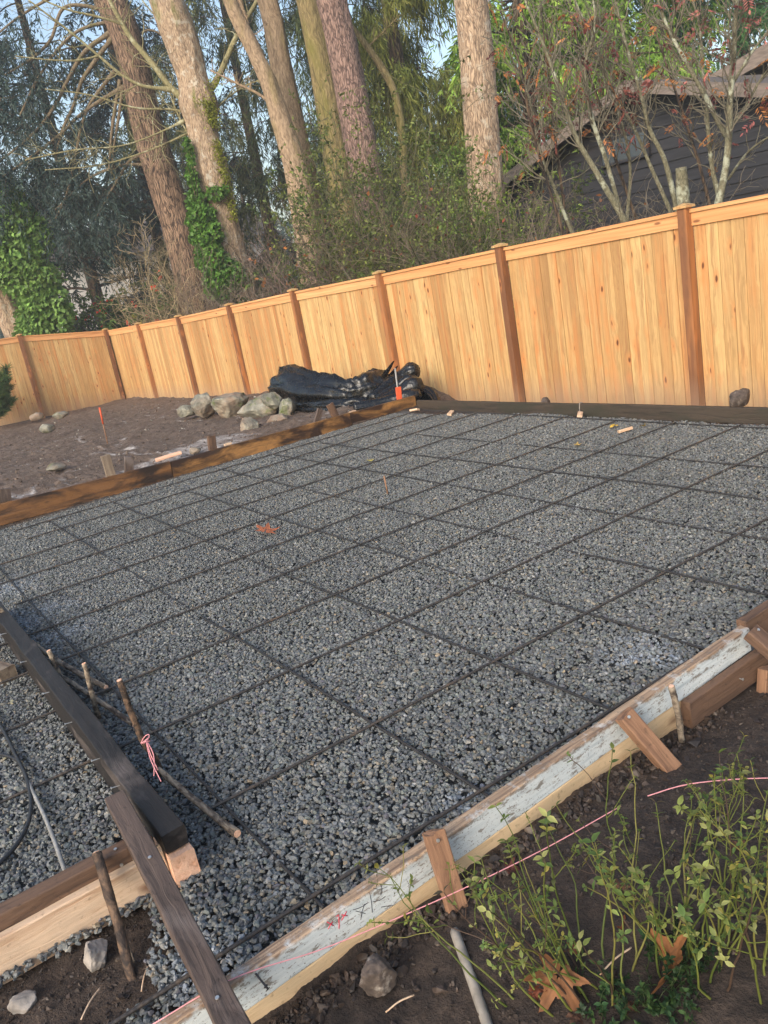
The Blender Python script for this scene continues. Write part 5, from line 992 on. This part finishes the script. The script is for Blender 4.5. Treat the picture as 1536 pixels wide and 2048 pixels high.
def herb(label, c, lean, nst, H, w, ls=.027, seed=0):
    c = np.array(c, float); r = root('herb', c, label, 'plant', 'green herb plants in the dirt'); m = nst
    rt = np.array([CM[0][0], CM[0][1], 0]); rt /= np.linalg.norm(rt); fw = np.array([-rt[1], rt[0], 0]); a = rng.normal(0, w, m); f = rng.normal(0, w*.6, m)
    base = c+rt*(a*.25)[:, None]+fw*(f*.25)[:, None]; base[:, 2] = soil_h(base[:, 0], base[:, 1])-.01
    d = rt*(a+lean[0])[:, None]+fw*(f+lean[1])[:, None]+np.array([0, 0, .8]); P, R = twigs(base, d, H*rng.uniform(.55, 1.15, m), np.full(m, .0029), 14, .24, .03)
    A, RA = kids(P, R, int(m*2.4), .25, .75, .36, n=9, wig=.25, lift=.06, rf=.75); g = G(); ST = np.array([lin(120, 128, 62), lin(96, 110, 52), lin(140, 136, 74), lin(92, 74, 62)])
    g.add(*tubes(P, R, 6), np.repeat(ST[rng.choice(4, m, p=[.4, .3, .15, .15])], 14*6, 0)); g.add(*tubes(A, np.maximum(RA, .0011), 5), np.repeat(ST[rng.choice(4, len(A), p=[.4, .3, .15, .15])], 9*5, 0)); g.build('stems', MAT['leaf'], r)
    g = G(); B, T = spread_on(A, int(m*4.0), .35); leaf_pairs(g, B, T, ls*.55, GREENS[rng.choice(6, len(B), p=GW)]*rng.lognormal(0, .2, (len(B), 1)))
    B, T = spread_on(P, int(m*2.2), .5); leaf_pairs(g, B, T, ls*.8, GREENS[rng.choice(6, len(B), p=GW)]*rng.lognormal(0, .2, (len(B), 1)))
    for QQ, s_ in ((P, ls), (A, ls*.75)):
        for e in range(2): leaf_pairs(g, QQ[:, -1-e], nrmz(QQ[:, -1]-QQ[:, -3]), s_*(1-.15*e), GREENS[rng.choice(6, len(QQ), p=GW)]*rng.lognormal(0, .2, (len(QQ), 1)))
    g.build('leaves', MAT['leaf'], r); return r
herb('largest green herb, its thin stems fanning over the white board', onz(1190, 1980, -.02), (-.12, .25), 28, .46, .38, .024)
herb('bushy green herb at right with rosettes along upright stems', onz(1390, 1930, -.02), (.02, .18), 21, .40, .30, .026)
herb('green herb leaning out of the right edge', onz(1530, 1960, -.02), (.05, .2), 16, .44, .30, .026)
herb('low herb with few stems lying left toward the pole', onz(1160, 1990, -.03), (-.9, .15), 5, .30, .16, .018)
# small leaved dark ground plants at the herb's foot
for k, (x, y, n, lab) in enumerate([(1365, 1965, 40, 'low dark green mat of small leaves under the right herb'), (1215, 2015, 26, 'low dark green mat of small leaves at the foot of the largest herb'), (1330, 2045, 30, 'low dark green mat of small leaves at the bottom edge')]):
    c = onz(x, y, -.02); r = root('low_plant', c, lab, 'plant', 'low leafy mats'); base = c+np.c_[rng.normal(0, .045, (n, 2)), np.zeros(n)]; base[:, 2] = soil_h(base[:, 0], base[:, 1])-.005
    P, R = twigs(base, np.c_[rng.normal(0, .6, (n, 2)), np.ones(n)], rng.uniform(.03, .09, n), np.full(n, .0013), 7, .3, .02); G().add(*tubes(P, R, 4), lin(70, 84, 48)).build('stems', MAT['leaf'], r)
    g = G(); B, T = spread_on(P, n*5, .2); leaf_pairs(g, B, T, .015, np.array([lin(52, 80, 46), lin(42, 66, 38), lin(74, 100, 54)])[rng.integers(0, 3, len(B))]*rng.lognormal(0, .2, (len(B), 1))); g.build('leaves', MAT['leaf'], r)
# straw and fine roots on the dirt
for k, (x0, y0, x1, y1, lab) in enumerate([(1205, 1990, 1268, 1942, 'pale straw stalk under the largest herb'), (770, 2018, 828, 1990, 'splintered straw beside the muddy stone'), (165, 2048, 205, 1990, 'pale root end at the bottom left'), (296, 1930, 322, 1968, 'thin root beside the driven stick'), (285, 1990, 300, 1945, 'fine root standing in the pit')]):
    z = -.05; a, b = onz(x0, y0, z), onz(x1, y1, z); a[2] = b[2] = max(soil_h(a[:1], a[1:2])[0], soil_h(b[:1], b[1:2])[0])+.006; line('straw', [a, (a+b)/2+[0, 0, .012], b+[0, 0, .01]], .0022, 'fresh_wood', lab, 'straw', 12)
# ------------------------------------------------------------------ morning haze
t = NT('haze_air'); t.t.nodes.remove(t.b)
hv = t.n('VolumePrincipled', {'Color': (.93, .97, 1.0), 'Density': .0021, 'Anisotropy': .25})
t.t.links.new(hv, t.t.nodes['Material Output'].inputs['Volume'])
V, F = box(-178, 138, -138, 178, -2.2, 27)
kind(G().add(V, F).build('haze', t.m, smooth=False), 'stuff')
